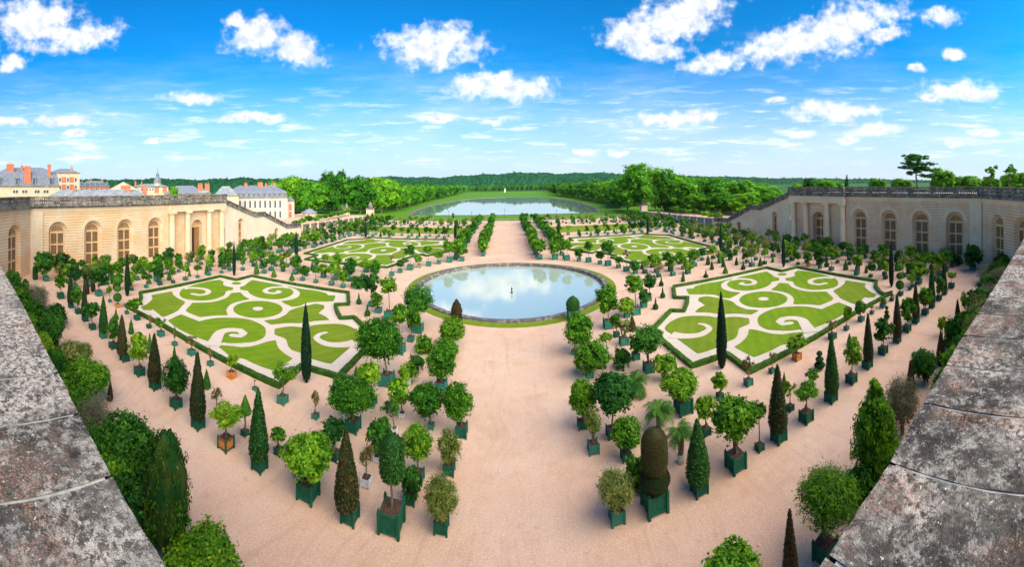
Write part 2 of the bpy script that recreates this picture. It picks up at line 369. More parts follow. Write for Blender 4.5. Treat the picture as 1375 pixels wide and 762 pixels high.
PLANTS=[
('R', 'g', -63.92, 16.72, 0.98, 1.67, 1.93, 3.4, 5.36, -0.08, -0.29, 'large dark bush in a pale green tub in the corner beside the left arched wall'),
('R', 'g', -65.76, 20.35, 1.0, 1.53, 1.83, 2.84, 4.7, 0.0, 0.0, 'broad dark bush second from the corner under the leftmost gallery arch'),
('R', 'g', -64.03, 22.41, 0.73, 0.99, 1.27, 2.41, 3.7, -0.07, -0.2, 'dark bush in a pale tub third from the left wall corner'),
('R', 'g', -67.03, 25.21, 0.68, 0.66, 0.69, 2.13, 2.84, -0.04, -0.1, 'small bush close under the gallery wall between the first two arches'),
('B', 'n', -65.35, 14.98, 0, 0.51, 1.57, 1.47, 3.05, 0.0, 0.0, 'dark clipped column against the pier of the left wall corner'),
('B', 'n', -68.25, 12.18, 0, 0.32, 1.16, 1.52, 2.67, 0.0, 0.0, 'thin brown column rising beside the far left arched window'),
('U', 'n', -60.55, 9.66, 0, 1.22, 1.6, 1.7, 3.33, 0.03, 0.18, 'dark leafy bush nearest the far left arched window'),
('U', 'n', -58.99, 11.16, 0, 1.1, 1.24, 0.79, 2.07, 0.05, 0.27, 'green bush between the far left arch and the grey feathery bush'),
('F', 'n', -49.28, 11.49, 0, 1.85, 1.94, 1.89, 3.91, 0.0, 0.0, 'grey feathery bush above the left parapet'),
('U', 'n', -42.74, 12.14, 0, 1.62, 1.7, 1.11, 2.92, 0.0, 0.0, 'big dark glossy bush beside the left path above the parapet'),
('L', 'g', -53.18, 16.22, 0.93, 1.06, 1.45, 2.63, 4.11, 0.0, 0.0, 'yellow green loose shrub at the back end of the left outer row'),
('C', 'g', -48.59, 16.35, 0.67, 0.48, 2.32, 2.95, 5.28, -0.03, -0.07, 'dark clipped cone second from the back of the left outer row'),
('R', 'g', -46.04, 16.49, 0.69, 0.86, 1.19, 2.61, 3.83, -0.04, -0.11, 'round leafy tree between two dark cones at the back of the left outer row'),
('C', 'g', -43.18, 16.42, 0.7, 0.44, 2.4, 2.93, 5.33, -0.03, -0.07, 'narrow dark cone third from the back of the left outer row'),
('N', 'n', -53.89, 20.91, 0, 0.42, 1.31, 1.21, 2.53, 0.0, 0.0, 'brown clipped cone standing behind the narrow dark cone'),
('N', 'n', -54.87, 22.4, 0, 0.41, 1.25, 1.16, 2.42, 0.0, 0.0, 'brown clipped cone half hidden behind the broad dark tree'),
('R', 'g', -40.33, 16.26, 0.68, 0.96, 0.86, 2.36, 3.27, -0.06, -0.15, 'round leafy tree with a dark right side fourth in the left outer row'),
('C', 'g', -37.62, 16.48, 0.73, 0.55, 2.06, 2.71, 4.78, 0.01, 0.03, 'dark clipped cone with a broad blue green tub near the orange wood tub'),
('R', 'g', -52.35, 22.3, 0.92, 1.39, 1.34, 3.09, 4.47, 0.03, 0.08, 'broad dark tree in a blue green tub near the left gallery'),
('R', 'g', -60.43, 23.37, 0.76, 1.14, 1.22, 2.0, 3.25, 0.02, 0.06, 'round tree just left of the broad dark tree'),
('L', 'g', -48.68, 22.57, 0.43, 0.49, 0.76, 1.98, 2.75, -0.03, -0.07, 'small light tree left of the three ball topiary'),
('T', 'o', -46.13, 22.57, 0.58, 0.63, 1.62, 2.82, 4.45, 0.0, 0.0, 'tiered ball topiary in a weathered orange wood tub'),
('R', 'g', -58.28, 28.6, 0.52, 0.97, 1.16, 2.67, 3.85, 0.0, 0.0, 'round headed tree on a bare stem right behind the tiered ball topiary'),
('R', 'g', -67.96, 30.18, 0.69, 1.08, 1.15, 1.97, 3.13, 0.03, 0.06, 'round bush under the second gallery arch'),
('R', 'g', -68.21, 28.44, 0.69, 0.68, 0.95, 2.09, 3.04, 0.0, 0.0, 'small round bush left of the second gallery arch'),
('S', 'g', -43.16, 22.49, 0.46, 0.22, 0.28, 0.77, 1.06, 0.01, 0.03, 'almost bare twig in a small tub at the left tip of the parterre hedge'),
('L', 'g', -40.55, 22.62, 0.64, 1.06, 0.77, 2.08, 2.92, -0.17, -0.31, 'wide yellow green sapling hanging over the hedge tip of the left parterre'),
('C', 'g', -31.76, 16.18, 0.75, 0.57, 1.96, 2.58, 4.56, -0.12, -0.22, 'brown tipped dark cone second in front of the orange wood tub'),
('R', 'g', -34.73, 16.33, 0.69, 0.73, 1.06, 2.15, 3.24, -0.01, -0.02, 'round tree between the two dark cones in the middle of the left outer row'),
('K', 'n', -37.74, 18.13, 0, 0.35, 0.87, 1.96, 2.84, 0.01, 0.02, 'slim light green cone behind the round tree of the left outer row'),
('K', 'n', -37.13, 19.89, 0, 0.33, 0.91, 0.81, 1.73, -0.01, -0.02, 'small light green cone alone on the gravel near the hedge'),
('R', 'g', -28.76, 16.14, 0.76, 0.89, 1.12, 2.63, 3.81, -0.02, -0.04, 'neat round tree on a short stem in the left outer row'),
('K', 'n', -32.02, 19.27, 0, 0.34, 1.05, 0.94, 2.0, 0.0, 0.0, 'light green cone hidden behind a tall brown cone in the left outer row'),
('C', 'g', -26.17, 16.18, 0.76, 0.61, 2.02, 2.61, 4.66, -0.03, -0.04, 'tall brown and dark clipped cone in the middle of the left outer row'),
('S', 'g', -37.49, 22.54, 0.5, 0.4, 0.57, 1.05, 1.64, 0.09, 0.15, 'small bare sapling in the second small tub along the left hedge'),
('L', 'g', -34.73, 22.45, 0.67, 0.69, 0.63, 1.55, 2.23, 0.02, 0.03, 'thin yellowish sapling in a blue green tub along the left hedge'),
('S', 'g', -31.8, 22.31, 0.46, 0.24, 0.75, 1.32, 2.08, 0.0, 0.0, 'tiny twig in the small tub between two saplings along the left hedge'),
('S', 'g', -29.03, 22.42, 0.63, 0.72, 0.58, 1.44, 2.1, 0.0, 0.0, 'bare branched sapling with reddish twigs near the spiral of the left parterre'),
('S', 'g', -26.13, 22.43, 0.48, 0.31, 0.6, 1.19, 1.81, -0.03, -0.04, 'tiny twig in a round looking tub left of the orange tub by the hedge'),
('R', 'g', -23.1, 16.14, 0.72, 0.94, 1.23, 2.46, 3.78, -0.04, -0.05, 'dense round tree with a dark base in the left outer row'),
('K', 'n', -25.14, 17.52, 0, 0.42, 1.15, 2.53, 3.7, -0.02, -0.02, 'tall light green cone peeping over the dense round tree'),
('K', 'n', -23.51, 19.69, 0, 0.35, 0.85, 0.76, 1.63, -0.01, -0.01, 'small green cone right of the tall dark cone'),
('C', 'g', -20.23, 16.0, 0.73, 0.59, 2.43, 2.95, 5.4, -0.01, -0.02, 'tall slender dark cone at the bend of the left outer row'),
('L', 'o', -23.21, 22.37, 0.65, 0.61, 0.77, 1.66, 2.48, 0.03, 0.03, 'leafy sapling in an orange wood tub beside the hedge'),
('S', 'n', -20.73, 18.28, 0, 0.5, 0.59, 1.23, 1.89, 0.0, 0.0, 'yellowish sapling behind the orange panelled tub'),
('S', 'g', -20.4, 22.32, 0.32, 0.09, 0.13, 0.77, 0.91, 0.0, 0.0, 'tiny twig in the small tub right of the orange wood tub'),
('G', 'g', -17.37, 17.79, 0.42, 0.44, 0.65, 2.11, 2.81, 0.03, 0.03, 'smooth green pyramid on a short stem in a dark tub'),
('L', 'o', -17.47, 16.07, 0.81, 1.04, 0.68, 2.23, 3.18, 0.04, 0.04, 'leafy shrub in a large orange panelled tub'),
('C', 'g', -14.73, 16.24, 0.74, 0.6, 2.24, 2.61, 4.89, -0.04, -0.03, 'tall brown cone in a green tub right of the orange panelled tub'),
('L', 'g', -17.49, 22.33, 0.67, 1.07, 0.99, 2.12, 3.27, 0.07, 0.05, 'airy yellow green sapling left of the near left cypress'),
('R', 'g', -14.53, 17.91, 0.48, 0.45, 0.38, 1.21, 1.7, -0.06, -0.04, 'small leafy bush right of the tall brown cone'),
('U', 'g', -11.31, 16.33, 0.97, 1.27, 0.99, 2.24, 3.63, -0.02, -0.01, 'broad leafed bright green bush in a large green tub'),
('S', 'g', -14.36, 22.14, 0.43, 0.36, 0.7, 1.48, 2.22, 0.02, 0.01, 'little brown twig plant below the near left cypress'),
('R', 'g', -11.32, 19.41, 0.59, 0.68, 0.68, 1.82, 2.65, -0.05, -0.02, 'small dark round tree behind the big brown cone'),
('C', 'g', -8.72, 16.21, 0.76, 0.63, 1.98, 2.58, 4.63, -0.15, -0.07, 'big brown clipped cone at the front left of the central path'),
('S', 'w', -8.75, 18.46, 0.54, 0.41, 0.74, 1.69, 2.49, -0.03, -0.01, 'young bare tree in a white slatted tub'),
('R', 'w', -8.82, 20.33, 0.38, 0.7, 0.96, 1.62, 2.69, 0.13, 0.05, 'round dark green tree in a white tub behind the capsule topiary'),
('D', 'g', -6.62, 16.6, 1.12, 0.63, 1.1, 3.42, 4.63, 0.06, 0.02, 'clipped green capsule on a bare stem in the largest green tub'),
('R', 'g', -6.1, 18.22, 0.58, 0.5, 0.76, 1.14, 2.01, 0.03, 0.01, 'dark low bush behind the largest green tub'),
('R', 'g', -6.02, 19.64, 0.62, 0.8, 0.79, 2.25, 3.23, -0.09, -0.02, 'yellow green round tree on a stem right of the capsule topiary'),
('O', 'g', -4.18, 17.07, 0.67, 0.87, 0.93, 1.68, 2.89, 0.0, 0.0, 'oleander bush in the frontmost tub left of the central path'),
('O', 'g', -4.37, 20.54, 0.67, 0.73, 0.99, 1.51, 2.64, 0.03, 0.01, 'brownish oleander bush second from the front left of the central path'),
('R', 'g', -4.02, 23.72, 0.77, 0.93, 1.07, 2.31, 3.53, -0.18, -0.02, 'round tree on a short stem beside the central path left side'),
('R', 'g', -11.36, 22.27, 0.87, 1.6, 1.15, 2.52, 4.0, -0.04, -0.02, 'big flowering citrus tree with a wide loose crown on the left'),
('R', 'g', -11.2, 25.48, 0.62, 0.85, 0.81, 2.47, 3.4, -0.15, -0.06, 'round tree right behind the wide loose citrus tree'),
('R', 'g', -11.0, 28.46, 1.04, 1.87, 1.8, 3.95, 5.92, -0.53, -0.19, 'largest bushy tree near the hedge corner of the left parterre'),
('R', 'g', -11.69, 34.27, 1.01, 0.83, 1.09, 4.04, 5.18, 0.0, 0.0, 'tall stemmed tree right of the largest bushy tree'),
('R', 'g', -11.29, 37.18, 0.65, 0.78, 1.28, 2.79, 4.1, 0.23, 0.06, 'tree with a tall stem in a small tub left of the basin'),
('R', 'g', -11.06, 39.69, 1.01, 1.52, 1.45, 4.01, 5.54, 0.06, 0.02, 'large dark tree standing at the left edge of the round basin'),
('R', 'g', -15.72, 42.76, 1.1, 1.09, 0.94, 4.37, 5.37, -0.07, -0.02, 'yellow green ball on a tall stem left of the round basin'),
('R', 'g', -17.85, 44.44, 0.77, 0.88, 0.91, 1.76, 2.71, -0.25, -0.09, 'low dark round tree left of the tall yellow green ball'),
('R', 'g', -19.65, 46.36, 0.76, 1.08, 1.28, 3.45, 4.76, -0.07, -0.03, 'dark tree behind the low dark round tree left of the basin'),
('R', 'g', -25.5, 53.61, 0.68, 1.0, 1.24, 0.77, 2.05, 0.33, 0.15, 'dark tree behind the teardrop topiaries at the left hedge'),
('E', 'n', -21.77, 46.7, 0, 0.38, 0.83, 0.74, 1.58, 0.0, 0.0, 'small teardrop topiary nearer the left basin side row'),
('E', 'n', -18.82, 42.83, 0, 0.37, 0.85, 0.75, 1.61, 0.0, 0.0, 'small teardrop topiary in front of the left hedge notch'),
('B', 'n', -6.97, 42.37, 0, 0.68, 1.65, 1.58, 3.24, 0.03, 0.0, 'brown green pointed column before the left rim of the basin'),
('R', 'g', -6.57, 36.25, 0.5, 1.22, 1.11, 2.11, 3.33, 0.0, 0.0, 'yellow green tree beside the central path in front of the basin left side'),
('R', 'g', -6.9, 33.8, 0.58, 1.17, 1.03, 1.09, 2.26, 0.0, 0.0, 'leafy tree second from the basin in the left row of the central path'),
('R', 'g', -6.33, 28.61, 0.91, 1.11, 1.03, 2.36, 3.54, -0.05, -0.01, 'dense tree third from the basin in the left row of the central path'),
('R', 'w', -9.13, 31.14, 0.47, 0.71, 0.68, 0.88, 1.64, 0.0, 0.0, 'dark round tree in a white tub'),
('R', 'w', -9.34, 29.13, 0.57, 0.79, 0.8, 0.89, 1.8, 0.0, 0.0, 'olive green tree in a white tub second from the basin'),
('R', 'g', -9.33, 34.89, 0.47, 0.83, 0.92, 0.84, 1.84, 0.0, 0.0, 'small bright tree left of the central path row near the basin'),
('R', 'g', -6.22, 24.09, 0.41, 1.14, 1.07, 2.02, 3.3, -0.35, -0.08, 'dense tree with reddish flowers in the second row left of the central path'),
('R', 'w', -8.54, 24.77, 0.4, 0.76, 0.77, 1.93, 2.82, -0.18, -0.06, 'bright round tree in a white tub in the middle of the left group'),
('S', 'w', -8.59, 23.12, 0.34, 0.69, 0.74, 1.62, 2.48, -0.23, -0.08, 'dark thin crowned tree in a white tub beside the bright round tree'),
('K', 'n', -14.08, 28.81, 0, 0.22, 0.49, 0.41, 0.91, 0.0, 0.0, 'dark green cone peeping out behind the wide loose citrus'),
('B', 'g', 7.44, 43.33, 1.26, 0.83, 1.42, 1.57, 3.01, 0.0, -0.0, 'dark green pointed column before the right rim of the basin'),
('R', 'g', 5.78, 34.46, 0.41, 1.33, 1.45, 2.5, 4.05, 0.48, -0.09, 'dense round tree beside the central path in front of the basin right side'),
('R', 'g', 6.31, 29.96, 0.59, 1.5, 1.28, 1.99, 3.47, 0.25, -0.06, 'wide yellow green tree second from the basin in the right row of the central path'),
('R', 'g', 10.98, 39.63, 1.06, 1.25, 1.51, 3.45, 5.01, -0.12, 0.04, 'leafy tree standing at the right edge of the round basin'),
('R', 'g', 15.57, 42.52, 1.02, 1.3, 1.03, 4.05, 5.15, -0.09, 0.04, 'tall stemmed tree near the teardrop topiaries right of the basin'),
('R', 'g', 14.14, 41.95, 0.64, 1.07, 0.83, 1.58, 2.49, -0.06, 0.02, 'low round tree between the basin tree and the tall stemmed tree'),
('R', 'g', 17.5, 44.47, 0.77, 0.89, 0.81, 1.6, 2.46, 0.14, -0.06, 'dark tree behind the tall stemmed tree on the right'),
('R', 'g', 19.25, 46.61, 0.59, 0.94, 0.91, 2.9, 3.85, 0.1, -0.04, 'dark tree farther back in the right basin side row'),
('E', 'n', 18.67, 43.09, 0, 0.38, 0.81, 0.71, 1.53, 0.0, -0.0, 'teardrop topiary in front of the right hedge notch'),
('E', 'n', 21.59, 46.9, 0, 0.37, 0.84, 0.75, 1.6, 0.0, -0.0, 'teardrop topiary second from the right hedge notch'),
('E', 'n', 23.99, 52.4, 0, 0.38, 0.85, 0.77, 1.62, 0.0, -0.0, 'teardrop topiary third from the right hedge notch'),
('V', 'g', 11.26, 34.97, 0.84, 0.92, 1.02, 2.01, 3.1, -0.04, 0.01, 'gnarled pinkish olive tree with a thick old trunk'),
('R', 'g', 11.13, 37.03, 0.59, 0.54, 0.72, 1.82, 2.57, -0.06, 0.02, 'small leafy tree just left of the gnarled olive'),
('N', 'n', 13.31, 37.9, 0, 0.47, 0.9, 0.8, 1.72, 0.0, -0.0, 'brownish green cone right behind the gnarled olive'),
('R', 'w', 8.84, 33.09, 0.47, 0.6, 0.42, 1.9, 2.39, -0.09, 0.03, 'small tree in a white tub behind the wide yellow green tree'),
('R', 'g', 11.57, 29.05, 0.86, 1.39, 1.0, 3.04, 4.22, -0.21, 0.09, 'large dark tree with several stems near the right hedge corner'),
('R', 'g', 11.32, 31.62, 0.64, 0.58, 0.45, 1.21, 1.73, 0.0, -0.0, 'dark tree behind the large several stemmed tree'),
('R', 'w', 9.44, 30.37, 0.64, 0.8, 0.92, 1.09, 2.1, 0.0, -0.0, 'dark round tree in a white tub on the right'),
('R', 'g', 12.2, 27.0, 0.48, 0.88, 0.77, 1.45, 2.35, -0.03, 0.01, 'dark round tree between the several stemmed tree and the yellow green tree'),
('U', 'g', 11.62, 22.73, 1.09, 1.3, 0.87, 2.14, 3.29, -0.18, 0.1, 'yellow green bush in the widest dark tub behind the palms'),
('R', 'g', 4.28, 23.91, 0.6, 0.89, 1.1, 2.13, 3.36, 0.16, -0.03, 'dense round tree fourth in the right row of the central path'),
('R', 'g', 6.02, 22.51, 0.69, 1.33, 1.22, 2.89, 4.35, 0.18, -0.06, 'widest dark green tree in the right group'),
('P', 'n', 9.22, 26.64, 0, 1.45, 0.87, 0.95, 2.14, 0.0, -0.0, 'palm leaning left behind the burlap wrapped one'),
('P', 'w', 9.06, 21.55, 0.54, 1.21, 0.68, 1.8, 2.83, 0.03, -0.02, 'palm with wide green fronds in the middle of the right group'),
('P', 'w', 9.2, 18.73, 0.56, 0.99, 0.92, 2.0, 3.16, -0.01, 0.01, 'palm in a burlap wrapped pot right of the brown capsule'),
('G', 'n', 14.01, 28.41, 0, 0.22, 0.68, 0.59, 1.28, -0.09, 0.05, 'thin green obelisk behind the dark round tree'),
('O', 'g', 4.49, 21.57, 0.66, 0.55, 0.94, 1.93, 2.94, 0.0, -0.0, 'brown leaved oleander beside the central path right side'),
('R', 'g', 6.25, 20.36, 0.57, 0.83, 0.77, 1.71, 2.68, 0.09, -0.03, 'bright round tree left of the brown capsule topiary'),
('M', 'g', 6.53, 16.72, 1.14, 0.7, 1.57, 2.49, 4.16, 0.02, -0.01, 'brown capsule rising from a dark ball in a very large tub'),
('U', 'n', 6.18, 18.24, 0, 0.58, 1.04, 0.79, 1.94, -0.1, 0.04, 'bright bush squeezed beside the brown capsule topiary'),
('O', 'g', 4.5, 16.83, 0.7, 0.95, 0.86, 1.69, 2.87, -0.05, 0.02, 'pale flowering oleander at the front right of the central path'),
('C', 'g', 9.08, 16.41, 0.76, 0.65, 1.7, 2.25, 4.02, -0.06, 0.04, 'tall green clipped cone with a green tub right of the palms'),
('U', 'g', 11.7, 16.53, 0.96, 1.26, 1.23, 2.94, 4.44, -0.09, 0.07, 'flowering loquat bush in a large green tub'),
('R', 'g', 13.69, 16.63, 0.46, 0.48, 0.51, 2.55, 3.15, 0.0, -0.0, 'small dark tree half hidden right of the flowering loquat'),
('R', 'g', 11.76, 19.9, 0.55, 0.62, 0.7, 1.86, 2.66, -0.05, 0.03, 'small dark tree between the green cone and the yellow green bush'),
('R', 'g', 14.82, 22.6, 0.47, 0.59, 0.56, 1.38, 2.04, -0.02, 0.02, 'small bright tree alone below the right parterre corner'),
('S', 'g', 17.72, 22.57, 0.59, 0.66, 0.72, 1.64, 2.44, -0.04, 0.03, 'bare brown sapling in front of the right hedge corner'),
('S', 'g', 20.45, 22.58, 0.44, 0.39, 0.53, 1.5, 2.07, 0.08, -0.08, 'pale sapling in a small tub leaning over the right hedge'),
('L', 'o', 23.67, 22.51, 0.69, 0.99, 0.89, 1.74, 2.74, 0.0, -0.0, 'leafy sapling in an orange wood tub along the right hedge'),
('C', 'g', 15.16, 16.38, 0.8, 0.63, 2.17, 2.82, 5.02, -0.03, 0.03, 'tall dark cone with a flat tip in the right outer row'),
('K', 'n', 19.21, 19.8, 0, 0.26, 0.85, 0.74, 1.6, -0.02, 0.02, 'thin light green cone right behind the tall dark cone'),
('L', 'g', 17.87, 17.92, 0.46, 0.54, 0.61, 1.56, 2.25, 0.01, -0.01, 'thin yellow green tree right of the tall dark cone'),
('S', 'g', 17.78, 16.26, 0.78, 0.87, 0.59, 2.16, 2.95, 0.03, -0.03, 'open sparse tree with a leafy right side in the right outer row'),
('L', 'n', 21.44, 18.71, 0, 0.61, 0.38, 0.91, 1.41, 0.0, -0.0, 'yellowish sapling behind the open sparse tree'),
('T', 'n', 23.76, 19.81, 0, 0.5, 0.89, 0.71, 1.63, 0.0, -0.0, 'dark tiered topiary on the gravel below the right hedge'),
('C', 'g', 20.67, 16.22, 0.77, 0.57, 2.21, 2.85, 5.08, 0.04, -0.05, 'green dark cone third from the front of the right outer row'),
('R', 'g', 23.61, 16.27, 0.75, 0.78, 1.03, 2.61, 3.71, 0.09, -0.13, 'yellow green round tree between two cones in the right outer row'),
('C', 'g', 26.33, 16.32, 0.76, 0.48, 2.12, 2.83, 4.96, 0.05, -0.08, 'dark cone left of the round tree in the middle of the right outer row'),
('R', 'g', 29.27, 16.27, 0.75, 0.93, 1.0, 2.34, 3.42, 0.04, -0.07, 'round leafy tree on a short stem in the middle of the right outer row'),
('C', 'g', 32.03, 16.07, 0.67, 0.5, 2.3, 2.87, 5.18, 0.01, -0.02, 'tall brown cone in the middle of the right outer row'),
('R', 'g', 34.85, 16.22, 0.78, 0.88, 1.18, 2.55, 3.77, 0.06, -0.13, 'neat round tree behind the tall brown cone in the right outer row'),
('C', 'g', 37.39, 16.23, 0.73, 0.48, 2.07, 2.86, 4.93, 0.02, -0.04, 'dark cone with a slim tip farther back in the right outer row'),
('R', 'g', 40.22, 16.11, 0.73, 1.02, 1.25, 2.37, 3.67, 0.03, -0.08, 'wide yellow green tree in the back part of the right outer row'),
('K', 'n', 29.29, 20.24, 0, 0.28, 0.56, 0.59, 1.16, 0.0, -0.0, 'small green cone peeping over a round tree on the right'),
('T', 'n', 37.02, 19.88, 0, 0.34, 0.86, 0.76, 1.62, 0.01, -0.02, 'dark tiered topiary behind the round leafy tree'),
('R', 'g', 31.99, 22.45, 0.49, 0.49, 0.72, 1.98, 2.73, 0.09, -0.13, 'small green tree hanging over the right hedge near the spiral'),
('S', 'g', 29.3, 22.46, 0.69, 0.76, 0.63, 1.48, 2.18, -0.01, 0.02, 'bare branched sapling over the right hedge'),
('R', 'g', 34.99, 22.33, 0.62, 0.62, 0.81, 1.75, 2.59, -0.06, 0.09, 'dark round sapling in a tub along the right hedge'),
('L', 'g', 40.31, 22.22, 0.63, 0.65, 0.54, 1.04, 1.62, -0.05, 0.09, 'leafy sapling in a tub at the right tip of the hedge'),
('S', 'g', 37.65, 22.36, 0.46, 0.28, 0.33, 0.92, 1.27, 0.0, -0.0, 'tiny plant in a small tub between two saplings at the right hedge'),
('S', 'g', 43.23, 22.34, 0.47, 0.31, 0.29, 0.74, 1.04, 0.01, -0.03, 'small plant in a tub at the outer right hedge tip'),
('N', 'n', 29.49, 10.33, 0, 0.46, 1.64, 1.56, 3.21, -0.01, 0.03, 'brown clipped cone above the right parapet'),
('U', 'n', 26.5, 10.8, 0, 1.05, 1.32, 1.56, 2.99, -0.05, 0.13, 'leafy dark bush right in front of the brown cone above the parapet'),
('U', 'g', 30.61, 9.4, 0.64, 0.86, 1.76, 2.81, 4.61, 0.0, -0.0, 'dark green shrub with a blue tub above the right parapet'),
('L', 'n', 35.42, 12.17, 0, 0.5, 1.06, 1.25, 2.33, -0.02, 0.06, 'light green bush left of the dark shrub above the right parapet'),
('N', 'n', 40.31, 11.86, 0, 0.34, 0.91, 1.48, 2.4, 0.0, -0.0, 'small brown cone between the bushes above the right parapet'),
('N', 'n', 24.62, 11.28, 0, 0.39, 1.29, 1.29, 2.6, 0.0, -0.0, 'rusty brown cone left of the leafy dark bush above the parapet'),
('C', 'g', 42.72, 16.11, 0.66, 0.49, 2.82, 3.49, 6.31, 0.0, -0.0, 'dark cone behind the wide yellow green tree in the right outer row'),
('R', 'g', 45.77, 16.17, 0.71, 0.75, 1.15, 2.19, 3.36, 0.08, -0.22, 'leafy bush between two dark cones at the back of the right outer row'),
('C', 'g', 48.4, 16.19, 0.71, 0.5, 2.09, 2.71, 4.81, -0.03, 0.08, 'last slim dark cone at the back of the right outer row'),
('L', 'g', 51.7, 16.13, 0.84, 0.78, 0.78, 2.05, 2.87, 0.02, -0.08, 'reddish tipped shrub in the last tub of the right outer row'),
('T', 'g', 45.69, 22.13, 0.66, 0.64, 1.72, 3.05, 4.78, -0.03, 0.07, 'three ball topiary on a stem beside the right cypress'),
('R', 'g', 52.09, 21.82, 0.89, 1.33, 1.25, 2.46, 3.75, 0.0, -0.0, 'wide flat topped tree in a blue tub behind the right outer row'),
('R', 'g', 50.04, 22.09, 0.47, 0.51, 1.07, 1.71, 2.79, 0.03, -0.08, 'small tree behind the wide flat topped tree'),
('L', 'g', 48.65, 21.92, 0.45, 0.69, 0.62, 1.93, 2.58, 0.0, -0.0, 'small loose tree left of the wide flat topped tree'),
('S', 'g', 43.08, 22.26, 0.47, 0.23, 0.3, 0.81, 1.12, 0.0, -0.0, 'tiny plant in a tub just right of the hedge tip'),
('T', 'n', 36.96, 19.87, 0, 0.38, 0.87, 0.78, 1.66, 0.0, -0.0, 'dark tiered topiary between the hedge and the right outer row'),
('R', 'g', 63.5, 22.04, 0.69, 0.44, 0.57, 1.49, 2.07, -0.03, 0.1, 'little dark ball in a blue tub below the rightmost gallery arch'),
('F', 'n', 66.09, 21.66, 0, 1.47, 1.72, 2.31, 4.06, 0.03, -0.1, 'grey olive tree against the gallery below the rightmost arch'),
('B', 'n', 67.31, 20.66, 0, 0.5, 1.82, 1.73, 3.56, 0.0, -0.0, 'dark narrow column right of the grey olive tree'),
('U', 'n', 65.9, 19.0, 0, 0.97, 1.02, 1.06, 2.1, 0.0, -0.0, 'leafy bush right of the dark narrow column'),
('R', 'g', 62.96, 15.35, 1.03, 1.67, 1.96, 3.01, 5.0, 0.0, -0.0, 'large dark bush in a blue tub at the corner of the right wall'),
('F', 'n', 55.8, 10.84, 0, 2.14, 1.42, 1.77, 3.29, 0.0, -0.0, 'grey green feathery bush above the right parapet'),
('U', 'n', 63.48, 10.03, 0, 1.36, 1.62, 1.85, 3.5, 0.0, -0.0, 'dark bush at the foot of the right chamfered wall'),
('U', 'n', 41.67, 9.82, 0, 1.21, 1.75, 1.92, 3.72, 0.0, -0.0, 'pointed leaved dark bush above the right parapet'),
('U', 'n', 49.93, 9.97, 0, 1.28, 0.93, 1.04, 2.05, -0.02, 0.08, 'dark low bush behind the pointed leaved bush'),
('N', 'n', 39.11, 11.48, 0, 0.33, 1.0, 1.68, 2.68, 0.0, -0.0, 'small brown cone left of the pointed leaved bush'),
('L', 'n', 41.32, 11.31, 0, 0.42, 1.32, 1.99, 3.32, 0.0, -0.0, 'light stalky bush right of the small brown cone'),
('H', 'n', 15.96, 9.56, 0, 1.34, 2.77, 3.28, 6.21, 0.0, -0.0, 'dense conical thuja above the right parapet'),
('F', 'n', 20.2, 9.96, 0, 1.28, 1.9, 2.12, 4.19, -0.04, 0.08, 'silvery feathery bush behind the conical thuja'),
('W', 'g', 11.42, 9.66, 0.86, 1.43, 1.11, 2.77, 4.48, 0.11, -0.13, 'willowy bamboo like bush in a green tub above the right parapet'),
('N', 'g', 8.95, 9.44, 0.55, 0.37, 1.8, 2.36, 4.2, -0.01, 0.01, 'rusty brown cone at the bottom right of the gravel'),
('U', 'g', 7.61, 11.17, 0.84, 1.07, 0.54, 1.33, 2.37, -0.04, 0.03, 'bright bush cut off at the bottom right of the gravel'),
('U', 'n', -18.07, 9.2, 0, 1.7, 1.94, 2.43, 4.75, 0.0, 0.0, 'big dark round bush beside the left parapet'),
('H', 'n', -14.03, 9.08, 0, 1.12, 2.77, 3.45, 6.38, -0.03, -0.04, 'tall thuja like capsule with yellow flowers beside the left parapet'),
('U', 'g', -11.83, 9.2, 0.91, 1.33, 1.04, 1.82, 3.58, 0.03, 0.03, 'glossy bush cut off at the bottom left beside the parapet'),
('U', 'g', -35.47, 9.72, 0.71, 1.39, 1.85, 2.7, 4.63, 0.0, 0.0, 'dark shrub with a pale tub above the left parapet'),
('U', 'n', -31.98, 10.95, 0, 1.64, 1.24, 1.45, 2.92, -0.03, -0.1, 'reddish brown bush above the left parapet'),
('U', 'g', -27.13, 9.98, 0.6, 1.83, 1.3, 1.91, 3.54, 0.06, 0.16, 'glossy loquat bush with pale stems above the left parapet'),
('N', 'n', -26.47, 12.09, 0, 0.24, 0.85, 0.83, 1.7, 0.0, 0.0, 'brown cone beside the glossy loquat bush'),
('C', 'n', -35.58, 10.27, 0, 0.31, 1.66, 1.77, 3.43, 0.0, 0.0, 'dark brown cone among the bushes above the left parapet'),
('R', 'g', -52.44, 28.39, 0.52, 0.67, 0.94, 2.32, 3.28, -0.07, -0.13, 'light tree partly hidden by the far left cypress'),
('R', 'g', -52.55, 31.3, 0.57, 0.68, 0.7, 2.04, 2.75, -0.08, -0.13, 'round tree with pale flowers just behind the left hedge corner'),
('K', 'n', -54.65, 33.13, 0, 0.48, 0.62, 0.53, 1.16, 0.0, 0.0, 'small green cone beside the round tree behind the left hedge corner'),
('R', 'g', -52.69, 34.2, 0.69, 0.94, 0.94, 2.23, 3.2, -0.08, -0.12, 'dark round tree in a tub behind the long left hedge'),
('R', 'g', -52.4, 36.88, 0.57, 0.6, 0.74, 2.23, 2.98, -0.05, -0.06, 'yellow green tree in a grey tub behind the left hedge'),
('K', 'n', -54.51, 37.52, 0, 0.45, 1.02, 0.93, 1.95, 0.0, 0.0, 'light green cone left of the yellow green tree'),
('L', 'g', -52.55, 39.8, 0.72, 0.74, 0.84, 2.35, 3.21, 0.05, 0.06, 'yellowish tree in a blue tub behind the left hedge'),
